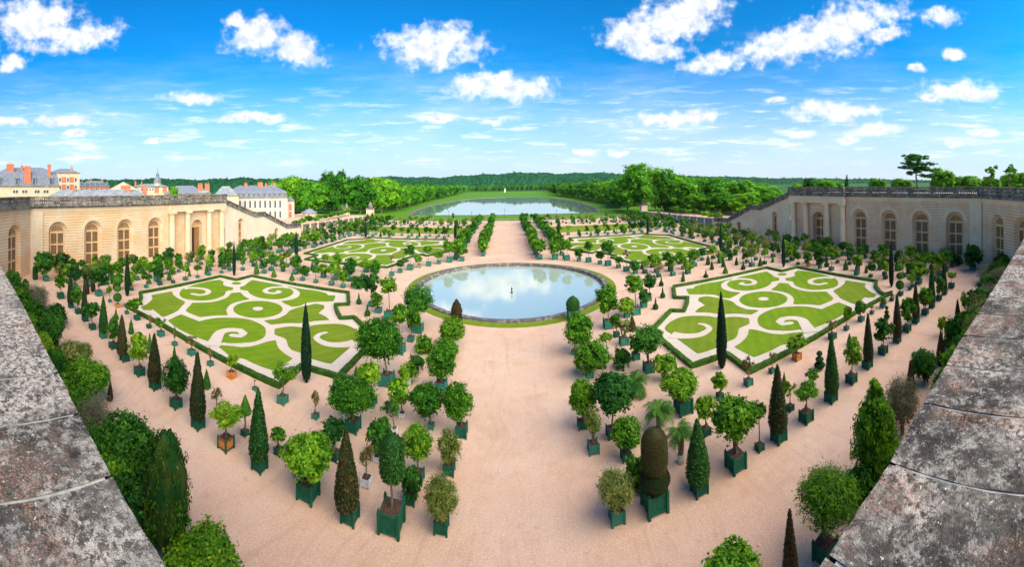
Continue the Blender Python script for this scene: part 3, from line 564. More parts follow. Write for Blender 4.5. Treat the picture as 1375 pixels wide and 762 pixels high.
('K', 'n', -54.42, 42.22, 0, 0.33, 0.76, 0.7, 1.47, 0.0, 0.0, 'thin dark cone right of the yellowish tree'),
('R', 'g', -52.48, 42.67, 0.57, 0.77, 0.47, 1.99, 2.49, 0.02, 0.03, 'flat ball tree on a thin stem behind the left hedge'),
('R', 'g', -52.48, 45.47, 0.67, 0.61, 0.59, 2.25, 2.85, 0.14, 0.16, 'small stacked tree in a blue tub left of the cypress'),
('K', 'n', -53.29, 45.69, 0, 0.39, 1.21, 1.31, 2.53, 0.0, 0.0, 'slim green cone left of the stacked small tree'),
('R', 'g', -52.0, 48.5, 0.56, 0.8, 0.68, 1.96, 2.67, 0.0, 0.0, 'leaning dark tree left of the middle cypress'),
('R', 'g', -52.27, 51.15, 0.7, 0.73, 0.9, 2.96, 3.87, 0.0, 0.0, 'light tree just left of the middle cypress'),
('R', 'g', -58.39, 42.61, 0.58, 0.72, 0.88, 1.96, 2.86, -0.05, -0.07, 'dark tree in the second line behind the left hedge'),
('R', 'g', -58.35, 39.63, 0.56, 0.88, 0.94, 2.43, 3.39, 0.2, 0.29, 'yellowish tree in the second line behind the left hedge'),
('K', 'n', -46.16, 52.45, 0, 0.48, 1.64, 1.55, 3.2, 0.0, 0.0, 'leafy green cone right of the middle cypress'),
('R', 'g', -45.49, 54.05, 0.75, 0.79, 0.86, 2.15, 3.03, 0.0, 0.0, 'dark tree in a tub near the apex of the left hedge'),
('R', 'g', 52.09, 50.91, 0.67, 0.92, 1.09, 2.42, 3.53, 0.13, -0.13, 'bright tree right of the second right cypress'),
('R', 'g', 51.99, 47.95, 0.58, 0.76, 0.7, 1.92, 2.64, -0.06, 0.07, 'small flat tree in a blue tub at the right hedge apex'),
('R', 'o', 52.41, 45.42, 0.68, 0.84, 0.86, 1.91, 2.8, -0.06, 0.07, 'dark round tree in an orange tub behind the right hedge'),
('R', 'g', 52.35, 42.47, 0.58, 0.73, 0.67, 1.7, 2.39, 0.03, -0.04, 'dark tree in a grey tub right of the orange tub'),
('E', 'n', 54.21, 42.23, 0, 0.51, 1.04, 0.95, 2.0, 0.0, -0.0, 'dark clipped drop topiary right of the orange tub'),
('L', 'g', 52.43, 39.75, 0.8, 0.67, 0.66, 2.87, 3.54, 0.03, -0.04, 'sparse tree in a pale blue tub behind the right hedge'),
('K', 'n', 54.32, 37.74, 0, 0.5, 1.05, 0.95, 2.01, 0.0, -0.0, 'leafy cone in front of a tub behind the right hedge'),
('R', 'g', 52.39, 34.02, 0.77, 0.95, 0.77, 2.88, 3.68, 0.09, -0.13, 'spreading yellow green tree behind the right hedge'),
('K', 'n', 54.28, 33.17, 0, 0.34, 0.85, 0.78, 1.63, 0.0, -0.0, 'small dark cone near the right hedge corner'),
('R', 'g', 52.27, 31.05, 0.58, 0.73, 0.68, 1.91, 2.61, 0.09, -0.16, 'round tree in a grey tub nearest the right hedge corner'),
('R', 'g', 58.1, 39.34, 0.64, 1.07, 0.96, 2.52, 3.5, 0.0, -0.0, 'dark round tree in the second line behind the right hedge'),
('R', 'g', 58.01, 42.31, 0.62, 0.64, 0.81, 1.85, 2.68, -0.02, 0.03, 'small light tree in the second line behind the right hedge'),
('U', 'g', 64.41, 45.45, 0.88, 1.1, 0.98, 2.27, 3.27, 0.11, -0.16, 'broad dark bush in a pale tub below the right columns'),
('R', 'g', 64.53, 51.26, 0.77, 1.04, 0.98, 2.45, 3.45, 0.0, -0.0, 'broad tree in front of the right gallery doorway'),
('R', 'g', 64.21, 54.25, 0.68, 0.85, 0.79, 2.2, 3.0, 0.07, -0.08, 'dark tree left of the right gallery doorway'),
('R', 'g', 63.78, 49.5, 0.58, 0.82, 0.96, 1.4, 2.38, 0.06, -0.08, 'light tree right of the right gallery doorway'),
('K', 'n', 67.88, 50.66, 0, 0.48, 1.29, 1.21, 2.51, 0.0, -0.0, 'tall narrow bush under the right columns'),
('R', 'g', 64.58, 39.49, 0.63, 0.96, 1.09, 1.98, 3.09, -0.15, 0.25, 'dark vase shaped tree under the first arch of the right gallery'),
('R', 'g', 62.59, 35.92, 0.67, 1.1, 0.98, 1.46, 2.47, -0.05, 0.08, 'dark round tree behind the spreading yellow green tree'),
('R', 'g', 64.83, 39.62, 0.7, 0.96, 1.05, 2.02, 3.09, -0.15, 0.25, 'dark tree under the second arch of the right gallery'),
('R', 'g', 52.43, 28.19, 0.67, 0.76, 0.74, 2.23, 2.99, 0.07, -0.13, 'light tree left of the right outer cypress'),
('R', 'g', 62.64, 30.16, 0.46, 0.93, 1.31, 1.61, 2.94, -0.11, 0.24, 'dark round tree behind the three ball topiary'),
('R', 'g', 67.41, 30.03, 0.63, 1.12, 1.06, 1.83, 2.91, 0.0, -0.0, 'dark spreading tree in a tub near the third right arch'),
('E', 'n', 28.34, 52.84, 0, 0.34, 0.81, 0.74, 1.55, 0.0, -0.0, 'small green cone at the right end of the back hedge'),
('K', 'n', -42.17, 52.94, 0, 0.51, 0.87, 0.78, 1.66, 0.0, 0.0, 'small green cone behind the back corner of the left parterre hedge'),
('K', 'n', -37.88, 52.82, 0, 0.5, 0.76, 0.66, 1.43, 0.0, 0.0, 'second small green cone behind the left parterre hedge'),
('K', 'n', -46.35, 52.76, 0, 0.53, 1.13, 1.03, 2.16, 0.0, 0.0, 'first leafy green cone behind the left parterre hedge apex'),
('K', 'n', 37.48, 52.95, 0, 0.49, 0.77, 0.68, 1.46, 0.0, -0.0, 'small green cone behind the right parterre hedge'),
('K', 'n', 46.16, 52.88, 0, 0.49, 0.97, 0.89, 1.87, 0.0, -0.0, 'leafy cone at the right hedge near the apex'),
('E', 'n', 41.82, 53.04, 0, 0.44, 0.94, 0.85, 1.8, 0.0, -0.0, 'dark drop topiary at the right hedge middle'),
('R', 'g', -20.25, 69.07, 1.13, 1.26, 0.96, 4.02, 5.01, -0.09, -0.02, 'dark round tree on a tall stem beyond the left basin rim'),
('R', 'r', -18.94, 71.45, 0.76, 0.76, 0.77, 1.94, 2.72, -0.23, -0.06, 'small round tree in a rusty tub beyond the left basin rim'),
('R', 'g', -17.29, 73.17, 0.97, 0.9, 0.73, 3.57, 4.32, -0.18, -0.04, 'light crowned tree in a pale tub beyond the left basin rim'),
('R', 'g', -15.52, 75.43, 0.79, 0.92, 0.6, 2.01, 2.63, 0.0, 0.0, 'low umbrella shaped tree beyond the left basin rim'),
('R', 'g', -13.43, 77.39, 1.19, 1.28, 1.06, 3.69, 4.77, -0.25, -0.04, 'large ball tree on a stem beyond the left basin rim'),
('R', 'g', -21.57, 66.33, 0.8, 0.79, 0.68, 1.93, 2.62, 0.08, 0.03, 'round green tree in a grey tub left of the dark stemmed one'),
('S', 'g', -22.38, 63.54, 0.82, 0.67, 0.66, 3.48, 4.15, 0.0, 0.0, 'sparse tree with a bare stem beyond the left basin side'),
('R', 'g', -10.8, 78.82, 0.98, 1.2, 1.07, 2.67, 3.77, 0.1, 0.01, 'first tree of the second left row beyond the basin'),
('R', 'g', 12.76, 77.56, 1.19, 0.99, 1.07, 3.65, 4.73, 0.1, -0.02, 'spreading tree in a blue tub beyond the right basin rim'),
('R', 'g', 15.16, 75.8, 0.82, 0.88, 0.96, 1.98, 2.95, -0.04, 0.01, 'low dark tree beyond the right basin rim'),
('R', 'g', 16.99, 74.26, 1.07, 0.91, 0.9, 3.64, 4.55, 0.06, -0.01, 'thin stemmed tree with a small crown beyond the right basin rim'),
('R', 'g', 18.87, 71.73, 0.79, 0.84, 0.73, 1.94, 2.69, 0.0, -0.0, 'reddish low tree in a grey tub beyond the right basin rim'),
('R', 'g', 20.08, 69.85, 1.11, 1.24, 1.31, 3.91, 5.24, 0.04, -0.01, 'dark ball tree on a tall stem beyond the right basin rim'),
('R', 'g', 21.47, 67.09, 0.77, 0.89, 0.68, 1.75, 2.46, 0.12, -0.04, 'low bright tree beyond the right basin rim'),
('S', 'g', 22.03, 63.99, 0.99, 0.85, 0.92, 3.43, 4.37, 0.05, -0.02, 'sparse reddish tree in a large blue tub beyond the right basin side'),
('R', 'g', 22.99, 61.6, 0.7, 0.91, 0.89, 1.63, 2.54, -0.15, 0.06, 'dark low tree at the end of the curved right basin side row'),
('R', 'g', 10.28, 79.07, 1.23, 1.3, 1.49, 2.9, 4.4, -0.2, 0.03, 'first tree of the second right row beyond the basin'),
('E', 'n', -42.1, 20.24, 0, 0.36, 0.8, 0.7, 1.51, 0.03, 0.06, 'small light cone under the orange wood tub'),
('K', 'n', -40.08, 20.16, 0, 0.33, 0.84, 0.47, 1.32, 0.0, 0.0, 'small rusty cone right of the light cone near the orange wood tub'),
('E', 'n', -39.46, 21.13, 0, 0.22, 0.4, 0.34, 0.74, 0.0, 0.0, 'tiny cone near the pale sapling tub'),
('Y', 'n', -50.13, 26.31, 0, 0.45, 3.48, 3.49, 6.98, 0.0, 0.0, 'tall narrow cypress at the outer left tip of the near left parterre'),
('Y', 'n', -48.87, 48.96, 0, 0.36, 3.41, 3.34, 6.75, 0.0, 0.0, 'slim cypress behind the near left parterre'),
('Y', 'n', -49.24, 71.02, 0, 0.46, 3.19, 3.21, 6.4, 0.0, 0.0, 'slim cypress at the near outer corner of the far left parterre'),
('Y', 'n', -47.13, 109.46, 0, 0.51, 2.96, 3.03, 6.0, 0.0, 0.0, 'slim cypress at the far outer corner of the far left parterre'),
('Y', 'n', -16.91, 111.64, 0, 0.5, 3.06, 3.14, 6.2, -0.12, -0.02, 'slim cypress at the far inner corner of the far left parterre'),
('Y', 'n', -17.38, 25.99, 0, 0.48, 3.47, 3.45, 6.93, -0.16, -0.1, 'tall dark cypress in front of the near left parterre'),
('Y', 'n', 17.48, 26.18, 0, 0.49, 3.58, 3.51, 7.09, 0.06, -0.04, 'tall dark cypress in front of the near right parterre'),
('Y', 'n', 48.92, 25.26, 0, 0.42, 3.76, 3.83, 7.59, 0.0, -0.0, 'tall narrow cypress at the outer right tip of the near right parterre'),
('Y', 'n', 48.79, 48.88, 0, 0.41, 3.34, 3.41, 6.75, 0.0, -0.0, 'slim cypress behind the near right parterre'),
('Y', 'n', 49.09, 70.84, 0, 0.46, 3.32, 3.25, 6.57, 0.0, -0.0, 'slim cypress at the near outer corner of the far right parterre'),
('Y', 'n', 45.6, 108.04, 0, 0.5, 3.38, 3.32, 6.7, 0.0, -0.0, 'slim cypress at the far outer corner of the far right parterre'),
('Y', 'n', 15.85, 110.36, 0, 0.5, 2.97, 3.0, 5.97, 0.05, -0.01, 'slim cypress at the far inner corner of the far right parterre'),
('E', 'n', -13.17, 84.88, 0, 0.38, 0.75, 0.69, 1.45, 0.0, 0.0, 'tiny dark cone between hedge and row beyond the basin on the left'),
('E', 'n', 12.59, 84.99, 0, 0.35, 0.75, 0.7, 1.46, 0.0, -0.0, 'tiny dark cone between hedge and row beyond the basin on the right'),
('E', 'n', 12.5, 79.76, 0, 0.33, 0.71, 0.66, 1.37, 0.0, -0.0, 'second tiny dark cone beyond the basin on the right'),
('E', 'n', 33.12, 52.81, 0, 0.43, 0.7, 0.62, 1.33, -0.07, 0.04, 'leafy low cone left of the back right hedge'),
('K', 'n', 29.36, 54.5, 0, 0.27, 0.78, 0.72, 1.51, -0.03, 0.02, 'slim green cone farther left behind the back right hedge'),
('U', 'n', -56.21, 9.92, 0, 1.04, 1.08, 1.17, 2.3, 0.02, 0.09, 'small yellowish bush right under the tip of the left parapet'),
('U', 'n', -51.35, 10.59, 0, 1.2, 1.21, 1.13, 2.4, -0.02, -0.08, 'dark green bush hidden left of the grey feathery bush'),
('U', 'n', -43.32, 9.94, 0, 1.15, 1.05, 0.71, 1.85, 0.0, 0.0, 'dark green bush below the grey feathery bush at the left parapet'),
('U', 'n', -41.77, 10.78, 0, 0.98, 0.97, 0.87, 1.91, 0.03, 0.13, 'dark leafy mass between the glossy bush and the left parapet'),
('U', 'n', -33.11, 10.03, 0, 0.84, 1.06, 0.93, 2.07, 0.0, 0.0, 'dark shrub between the pale tub and the reddish brown bush'),
('U', 'n', -29.86, 9.51, 0, 1.04, 0.74, 0.52, 1.45, 0.03, 0.09, 'dark green shrub left of the glossy loquat bush'),
('U', 'n', -21.58, 9.35, 0, 0.92, 0.96, 0.32, 1.49, -0.06, -0.13, 'dark shrub squeezed between the parapet and the big round bush'),
('U', 'n', 53.15, 9.38, 0, 1.02, 1.07, 0.99, 2.1, 0.0, -0.0, 'green bush between the feathery bush and the right parapet'),
('U', 'n', 45.45, 9.93, 0, 0.88, 0.99, 0.89, 1.92, 0.0, -0.0, 'yellowish green bush beside the pointed leaved bush'),
('U', 'n', 39.0, 9.93, 0, 0.89, 0.83, 0.73, 1.63, 0.0, -0.0, 'dark bush lowest in the row above the right parapet'),
('U', 'n', 32.89, 10.47, 0, 0.71, 0.76, 0.63, 1.46, -0.03, 0.1, 'dark mass behind the brown cone above the right parapet'),
('U', 'n', 39.09, 10.69, 0, 0.7, 0.72, 0.74, 1.51, -0.03, 0.12, 'green bush at the right parapet edge behind the shrubs'),
('U', 'n', 14.48, 9.5, 0, 0.99, 1.01, 0.96, 2.3, -0.03, 0.06, 'green bush between the bamboo like bush and the thuja'),
]
GR={
'H':[(25.38, 50.61), (45.71, 50.54), (45.87, 46.4), (49.96, 46.26), (50.19, 28.71), (47.75, 27.49), (45.51, 25.58), (44.56, 24.24), (46.07, 23.7), (36.51, 24.2), (29.39, 23.99), (19.03, 23.85), (19.26, 27.69), (15.32, 27.77), (15.16, 34.12), (15.71, 37.12), (20.06, 41.27), (21.48, 40.23), (22.98, 42.14), (24.57, 44.56), (22.91, 45.57)],
'g1':[(26.83, 48.65), (27.83, 48.19), (28.81, 49.06), (30.97, 49.44), (33.58, 49.09), (36.39, 49.24), (34.8, 49.11), (33.11, 48.2), (32.09, 47.09), (31.33, 45.28), (31.53, 43.6), (32.31, 42.26), (30.86, 41.73), (29.74, 41.33), (29.13, 42.2), (29.04, 43.74), (28.15, 44.81), (25.92, 46.32)],
'g2':[(37.39, 48.97), (40.4, 48.9), (43.83, 48.66), (43.12, 46.7), (42.31, 44.96), (42.4, 43.94), (41.36, 43.0), (39.96, 43.36), (38.73, 42.42), (36.85, 41.8), (35.3, 41.93), (33.99, 42.53), (33.13, 43.68), (33.08, 45.41), (33.71, 47.0), (35.1, 48.1), (36.38, 47.96)],
'g5':[(48.43, 44.62), (48.98, 43.13), (49.07, 40.37), (48.8, 38.24), (48.13, 35.9), (46.28, 33.96), (44.49, 33.25), (42.79, 33.73), (41.45, 35.03), (41.0, 36.67), (41.37, 38.7), (42.71, 40.59), (42.43, 41.82), (43.25, 42.73), (44.73, 42.46), (46.03, 42.94), (46.92, 43.99)],
'g6':[(48.25, 33.52), (48.41, 29.93), (46.96, 29.24), (45.21, 27.3), (44.5, 25.7), (43.41, 25.41), (42.82, 26.05), (42.98, 26.65), (41.61, 26.48), (39.71, 26.18), (39.97, 27.24), (40.56, 28.99), (41.67, 30.48), (42.82, 31.95), (44.88, 32.18), (47.03, 32.79)],
'g7':[(40.35, 41.53), (40.97, 40.42), (39.89, 38.4), (39.67, 36.32), (40.07, 34.67), (41.51, 32.75), (40.8, 31.75), (39.57, 30.1), (37.91, 29.98), (36.66, 30.04), (35.8, 31.78), (34.75, 33.04), (36.18, 34.16), (37.41, 36.08), (37.63, 37.95), (37.07, 39.98), (38.68, 40.52)],
'g8':[(38.76, 28.4), (38.08, 25.99), (35.88, 25.58), (33.0, 25.62), (30.02, 26.06), (29.46, 26.33), (29.02, 26.99), (28.31, 27.4), (27.44, 28.28), (27.5, 28.3), (26.67, 29.42), (26.63, 30.8), (27.39, 32.09), (28.41, 33.05), (30.04, 33.54), (31.79, 33.51), (33.52, 32.44), (34.79, 30.92), (35.32, 28.65)],
'g9':[(24.87, 30.86), (25.31, 29.92), (25.74, 28.43), (26.49, 27.3), (27.39, 26.79), (28.65, 25.91), (27.38, 25.66), (25.74, 25.13), (25.0, 25.83), (23.25, 25.79), (21.26, 25.91), (21.11, 28.58), (22.01, 28.82), (23.29, 29.4), (24.28, 30.16)],
'g10':[(17.13, 36.68), (18.46, 38.01), (20.34, 38.71), (21.9, 38.19), (23.27, 37.1), (24.13, 35.76), (25.71, 35.0), (26.73, 33.55), (25.86, 32.4), (25.1, 32.3), (24.05, 32.1), (22.96, 30.97), (22.0, 30.33), (21.07, 30.32), (19.47, 29.85), (17.32, 29.83), (17.27, 31.09), (17.18, 33.66), (17.16, 35.24)],
'g11':[(26.27, 43.91), (27.35, 43.86), (28.41, 41.82), (28.89, 39.85), (28.46, 38.16), (28.55, 36.14), (29.47, 34.82), (28.12, 34.43), (26.81, 36.02), (25.32, 37.0), (24.17, 38.48), (22.88, 39.45), (24.09, 40.28), (25.32, 40.72), (25.55, 42.1), (25.64, 43.04)],
's2':[(35.46, 48.57), (36.62, 48.55), (37.37, 47.98), (38.16, 46.78), (37.91, 45.06), (36.81, 44.29), (35.66, 44.68), (35.37, 45.75), (35.91, 46.03)],
's5':[(48.28, 36.23), (48.24, 37.05), (47.35, 38.1), (45.71, 38.76), (44.36, 38.28), (43.66, 37.16), (43.86, 35.97), (45.13, 35.53)],
's8':[(29.05, 25.39), (30.18, 26.95), (31.13, 28.55), (30.83, 29.75), (29.88, 30.44), (28.91, 30.15), (28.71, 29.29), (29.51, 28.84)],
's10':[(16.89, 34.96), (17.33, 34.39), (18.19, 33.7), (19.44, 33.26), (20.65, 33.52), (21.44, 34.11), (21.55, 35.12), (21.17, 35.83)],
}
# ------------------------------------------------------------------ tubs and potted plants
def tub_body(mb,s=1,h=1,slat=False,m=0):
    b=.43*s
    mb.box(-b,b,-b,b,.13*h,.90*h,m)
    for z0,z1 in ((.13,.22),(.82,.92)):
        mb.box(-.462*s,.462*s,-.462*s,.462*s,z0*h,z1*h,m)
    if slat:
        for i in range(5): mb.box(-.445*s,.445*s,-.445*s,.445*s,(.26+.11*i)*h,(.33+.11*i)*h,m)
    else:
        for i in range(6):
            x=-.36*s+i*.144*s
            mb.box(x-.058*s,x+.058*s,-.442*s,.442*s,.22*h,.82*h,m); mb.box(-.442*s,.442*s,x-.058*s,x+.058*s,.22*h,.82*h,m)
    return mb
def tub_post(mb,x,y,s=1,h=1,m=0):
    mb.box(x-.062*s,x+.062*s,y-.062*s,y+.062*s,0,1.0*h,m)
    mb.lathe([(.02*s,1.0*h),(.05*s,1.03*h),(.055*s,1.07*h),(.035*s,1.11*h),(.01*s,1.12*h)],6,(x,y),m); return mb
def tub_mesh(col,detail):
    def mk():
        mb=MB(); tub_body(mb,slat=(col=='white'))
        if not detail:
            for x in (-.45,.45):
                for y in (-.45,.45): tub_post(mb,x,y)
        return mb.mesh('tub',M[col])
    return cached(('tub',col,detail),mk)
def post_mesh(col): return cached(('post',col),lambda:tub_post(MB(),0,0).mesh('corner_post',M[col]))
def soil_mesh(): return cached('soil',lambda:MB().box(-.41,.41,-.41,.41,.90,.93).mesh('soil',M['soil']))
def panel_mesh(): # green frame bars of the orange panelled tub
    def mk():
        mb=MB()
        mb.box(-.466,.466,-.466,.466,0,.095)
        return mb.mesh('rail',M['green'])
    return cached('panel',mk)
TUBC={'g':'green','b':'bluegreen','w':'white','o':'orange','r':'rusttub'}
def trunk_mesh(var,many=False):
    def mk():
        mb=MB(); rg=random.Random(var)
        for k in range(4 if many else 1):
            a=rg.uniform(0,6.28); q=.25 if many else .03
            pts=[(.04*math.cos(a)*many,.04*math.sin(a)*many,0)]+[(q*t*math.cos(a)+rg.uniform(-.03,.03),q*t*math.sin(a)+rg.uniform(-.03,.03),t) for t in (.35,.7,1)]
            mb.tube(pts,[.06,.05,.045,.03],6)
        for k in range(5):
            a=k*1.26+rg.uniform(-.4,.4); mb.tube([(0,0,.8),(.12*math.cos(a),.12*math.sin(a),1.0),(.35*math.cos(a),.35*math.sin(a),1.25)],[.035,.025,.01],5)
        return mb.mesh('trunk',M['bark'])
    return cached(('trunk',var,many),mk)
PROF={'cone':(.55,4.4,[(0,.34),(.25,.49),(.7,.55),(1.3,.52),(2.5,.37),(3.6,.2),(4.2,.1),(4.4,.03)]),
'small':(.4,1.8,[(0,.25),(.15,.4),(.5,.36),(1.2,.18),(1.8,.02)]),
'drop':(.37,1.6,[(0,.22),(.1,.35),(.35,.37),(.6,.27),(.78,.13),(1.2,.09),(1.6,.01)]),
'column':(.6,2.6,[(0,.45),(.3,.58),(1.5,.6),(2,.45),(2.4,.2),(2.6,.02)]),
'cypress':(.5,6.3,[(0,.1),(.25,.3),(1,.46),(2.2,.5),(4,.38),(5.3,.2),(6.1,.08),(6.3,.02)]),
'pyramid':(.5,1.7,[(0,.47),(.06,.5),(1.7,.01)]),
'capsule':(.65,2.2,[(0,.35),(.12,.58),(.5,.65),(1.6,.63),(1.95,.48),(2.12,.25),(2.2,.01)]),
'ball':(.6,.9,[(0,.25),(.12,.45),(.4,.6),(.65,.5),(.82,.3),(.9,.01)])}
def topi(shape,var,q,mat):
    a,h,pr=PROF[shape]
    n={3:11000,2:4200,1:1200,0:260}[q]; sz={3:.024,2:.038,1:.07,0:.14}[q]
    return cached(('t',shape,var,q,mat),lambda:lathe_leaf('clipped_leaves',pr,n,sz*(1 if h>2 else .8),var*13+q+len(shape),M[mat],n1={3:34,2:24,1:16,0:10}[q],n2={3:46,2:26,1:16,0:9}[q],jit=.022*a/.5))
def palm_mesh(var):
    def mk():
        rg=random.Random(var); V=[];F=[]
        for k in range(30):
            az=k*2.4+rg.uniform(-.2,.2); up=rg.uniform(.1,1.25); L=rg.uniform(.85,1.1)
            pts=[];x=0;z=0;e=up
            for j in range(13):
                pts.append(Vector((x*math.cos(az),x*math.sin(az),z))); x+=L/12*math.cos(e); z+=L/12*math.sin(e); e-=.135
            side=Vector((-math.sin(az),math.cos(az),0))
            for j in range(1,13):
                p=pts[j]; d=(pts[j]-pts[j-1]).normalized(); w=.26*math.sin(PI*(j+1.5)/15)+.03
                for sg in (-1,1):
                    for h in (0,.5):
                        q=p-d*h*L/12; tip=q+side*sg*w+d*.10+Vector((0,0,-.05-.25*w)); o=len(V)
                        V+= [tuple(q-d*.018),tuple(q+d*.018),tuple(tip+d*.006),tuple(tip-d*.006)]; F.append((o,o+1,o+2,o+3))
                o=len(V); a=pts[j-1]; V+= [tuple(a-side*.012),tuple(a+side*.012),tuple(p+side*.012),tuple(p-side*.012)]; F.append((o,o+1,o+2,o+3))
        rng=np.random.default_rng(var); return mesh_from('fronds',np.array(V),np.array(F),rng.uniform(.1,1,len(F)),M['palm'])
    return cached(('palm',var),mk)
def ordn0(n): return '%d%s'%(n,'th' if 10<=n%100<=20 else {1:'st',2:'nd',3:'rd'}.get(n%10,'th'))
NAMES={'R':('potted_tree','tree'),'L':('potted_sapling','sapling'),'S':('bare_sapling','sapling'),'C':('tub_cone','topiary'),'N':('brown_cone','topiary'),
'K':('green_cone','topiary'),'E':('drop_topiary','topiary'),'B':('clipped_column','topiary'),'U':('leafy_bush','bush'),'F':('feathery_bush','bush'),
'O':('oleander_bush','bush'),'P':('potted_palm','palm'),'D':('capsule_topiary','topiary'),'M':('capsule_on_ball_topiary','topiary'),'G':('pyramid_topiary','topiary'),
'T':('tiered_topiary','topiary'),'V':('gnarled_olive','tree'),'W':('willowy_bush','bush'),'H':('conical_thuja','tree'),'Y':('cypress_tree','tree')}
GROUP={'R':'round headed trees in wooden tubs','L':'young trees in tubs','S':'almost bare saplings in tubs','C':'clipped yew cones in tubs','K':'small clipped cones','E':'small drop shaped topiaries',
'N':'brown clipped cones','Y':'narrow cypresses at the parterre corners','U':'leafy bushes','O':'oleander bushes','P':'potted palms','F':'feathery bushes','T':'tiered topiaries','B':'clipped columns'}
def crown_part(root,me,loc,scale,rz=0): return put('crown',me,root,loc,rz,scale)
def plant(i,rec):
    kind,tub,X,Y,s,a,b,zc,zt,ox,oy,lab=rec
    rg=random.Random(i*17+3); nm,cat=NAMES[kind]
    dist=math.hypot(X-CAMX,Y); hd=math.hypot(dist,15)
    px=a*2/hd*350
    q=3 if px>38 else 2 if px>20 else 1
    root=thing(nm,lab,cat,(X,Y,0),0,GROUP.get(kind)); var=i%4
    th=s*.98 if tub!='n' else 0
    if tub!='n':
        col=TUBC[tub]
        if tub=='g' and (('blue' in lab) or ('pale' in lab) or (Y>21 and rg.random()<.5) or Y>40): col='bluegreen'
        if kind=='P' and tub=='w':
            pot=MB().lathe([(.30,0),(.42,.15),(.46,.5),(.40,.8),(.44,.9)],10).build('tub',M['burlap'],root); pot.scale=(s,s,s)
        else:
            big=s/hd*350>9
            t=put('tub',tub_mesh(col,big),root,scale=s)
            if big:
                for x in (-.45,.45):
                    for y in (-.45,.45): put('corner_post',post_mesh('green' if tub=='o' else col),t,(x,y,0))
                if tub=='o': put('rail',panel_mesh(),t,(0,0,.13)); put('rail',panel_mesh(),t,(0,0,.82))
            put('soil',soil_mesh(),root,scale=s)
    rz=rg.uniform(0,6.28)
    if kind in 'RLSOUVFWH':
        cmat='citrus'; ck='round'
        L=lab
        if 'yellow' in L or ('light' in L and kind!='U'): cmat='yellowgreen'
        elif 'dark' in L: cmat='darkleaf'
        elif rg.random()<.12: cmat='yellowgreen'
        if kind=='L': ck='thin' if 'thin' in L or 'airy' in L or 'sparse' in L else 'loose'; cmat='yellowgreen' if cmat!='darkleaf' else cmat
        if kind=='S': ck='thin'; cmat='bare' if not 'dark' in L else 'darkleaf'
        if kind=='O': ck='spiky'; cmat='oleander'
        if kind=='U': ck='bush'
        if kind=='F': ck='feather'; cmat='feather'
        if kind=='W': ck='spiky'; cmat='yellowgreen'
        if kind=='V': ck='thin'; cmat='oleander'; 
        if kind=='H': ck='bush'; cmat='citrus'
        if 'wide' in L or 'flower' in L or 'bushy' in L: ck='bush' if kind=='R' else ck
        if 'open sparse' in L: ck='loose'; cmat='citrus'
        if 'loquat' in L: ck='bush'
        if 'reddish brown' in L: cmat='oleander'
        if kind=='H':
            cap='capsule' in lab; me=cached(('cap',var),lambda:leafmesh('thuja_leaves',[(0,0,-.35,.95,.95,.62),(0,0,.1,.93,.93,.7),(0,0,.4,.72,.72,.58)],9500,.045,5+var,M['yellowcap'],spread=.07,core=.9)) if cap else cached(('thuja',var),lambda:leafmesh('thuja_leaves',[(0,0,-.45,.98,.98,.5),(.05,0,0,.86,.86,.5),(0,.03,.35,.62,.62,.45),(0,0,.68,.32,.32,.34)],8500,.05,5+var,M['citrus'],spread=.1,core=.8))
            crown_part(root,me,(ox,oy,zc),(a,a,b),rz)
        else:
            crown_part(root,crown(ck,var,q,cmat),(ox,oy,zc),((a*1.14,a*1.14,b*1.1) if kind in 'RU' else (a*1.06,a*1.06,b*1.06)),rz)
        base=th*.9; ht=max(.2,zc-base)
        ts=1.9 if kind=='V' else (.5+.5*min(1.6,a)) 
        many=(kind in 'UOFV' or 'several' in lab)
        t=put('trunk',trunk_mesh(var,many),root,(0,0,base),rz,(ts,ts,ht/(1.0)))
        if abs(ox)+abs(oy)>.05:  # lean towards the crown
            t.rotation_euler=(math.atan2(-oy,ht),math.atan2(ox,ht),0)
        if kind=='S':
            br=cached(('twigs',var),lambda:twigs(var)); put('branches',br,root,(ox,oy,zc),rz,(a,a,b))
    elif kind=='P':
        pm=palm_mesh(var); crown_part(root,pm,(ox,oy,max(zc-.3,th+.5)),(a*1.0,)*3,rz)
        MB().lathe([(.16,0),(.2,.3),(.22,.6),(.12,.75)],8).build('trunk',M['bark'],root,loc=(0,0,th*.8),scale=(1,1,max(.5,zc-th*.8)))
    elif kind=='M':
        A,Hh,_=PROF['capsule']; zb=th*.85
        me=topi('ball',1,3,'yew'); put('lower_ball',me,root,(ox,oy,zb),0,(a*1.15/.6,a*1.15/.6,(zt-zb)*.42/.9))
        me=topi('capsule',2,3,'yewbrown'); put('upper_capsule',me,root,(ox,oy,zb+(zt-zb)*.33),0,(a/A,a/A,(zt-zb)*.67/Hh))
    elif kind=='T':
        zb=max(th*.9,.1); Ht=zt-zb; big='ball' in lab
        n=3; 
        for k in range(n):
            f=[(.0,.36,1.0),(.38,.28,.75),(.72,.28,.55)][k] if not big else [(.10,.30,1.0),(.45,.22,.85),(.76,.24,1.0)][k]
            me=topi('ball',k,max(1,q),'yewgreen' if not big else 'lightcone')
            put('ball_tier',me,root,(ox,oy,zb+Ht*f[0]),rz,(a*f[2]/.6,a*f[2]/.6,Ht*f[1]/.9))
        put('trunk',trunk_mesh(0),root,(ox,oy,zb*.9),0,(.6,.6,Ht*.8))
    else:
        shape={'C':'cone','N':'cone','K':'small','E':'drop','B':'column','D':'capsule','G':'pyramid','Y':'cypress'}[kind]
        mat={'C':'yew','N':'rust','K':'lightcone','E':'yewgreen','B':'yewgreen','D':'yewgreen','G':'lightcone','Y':'cypress'}[kind]
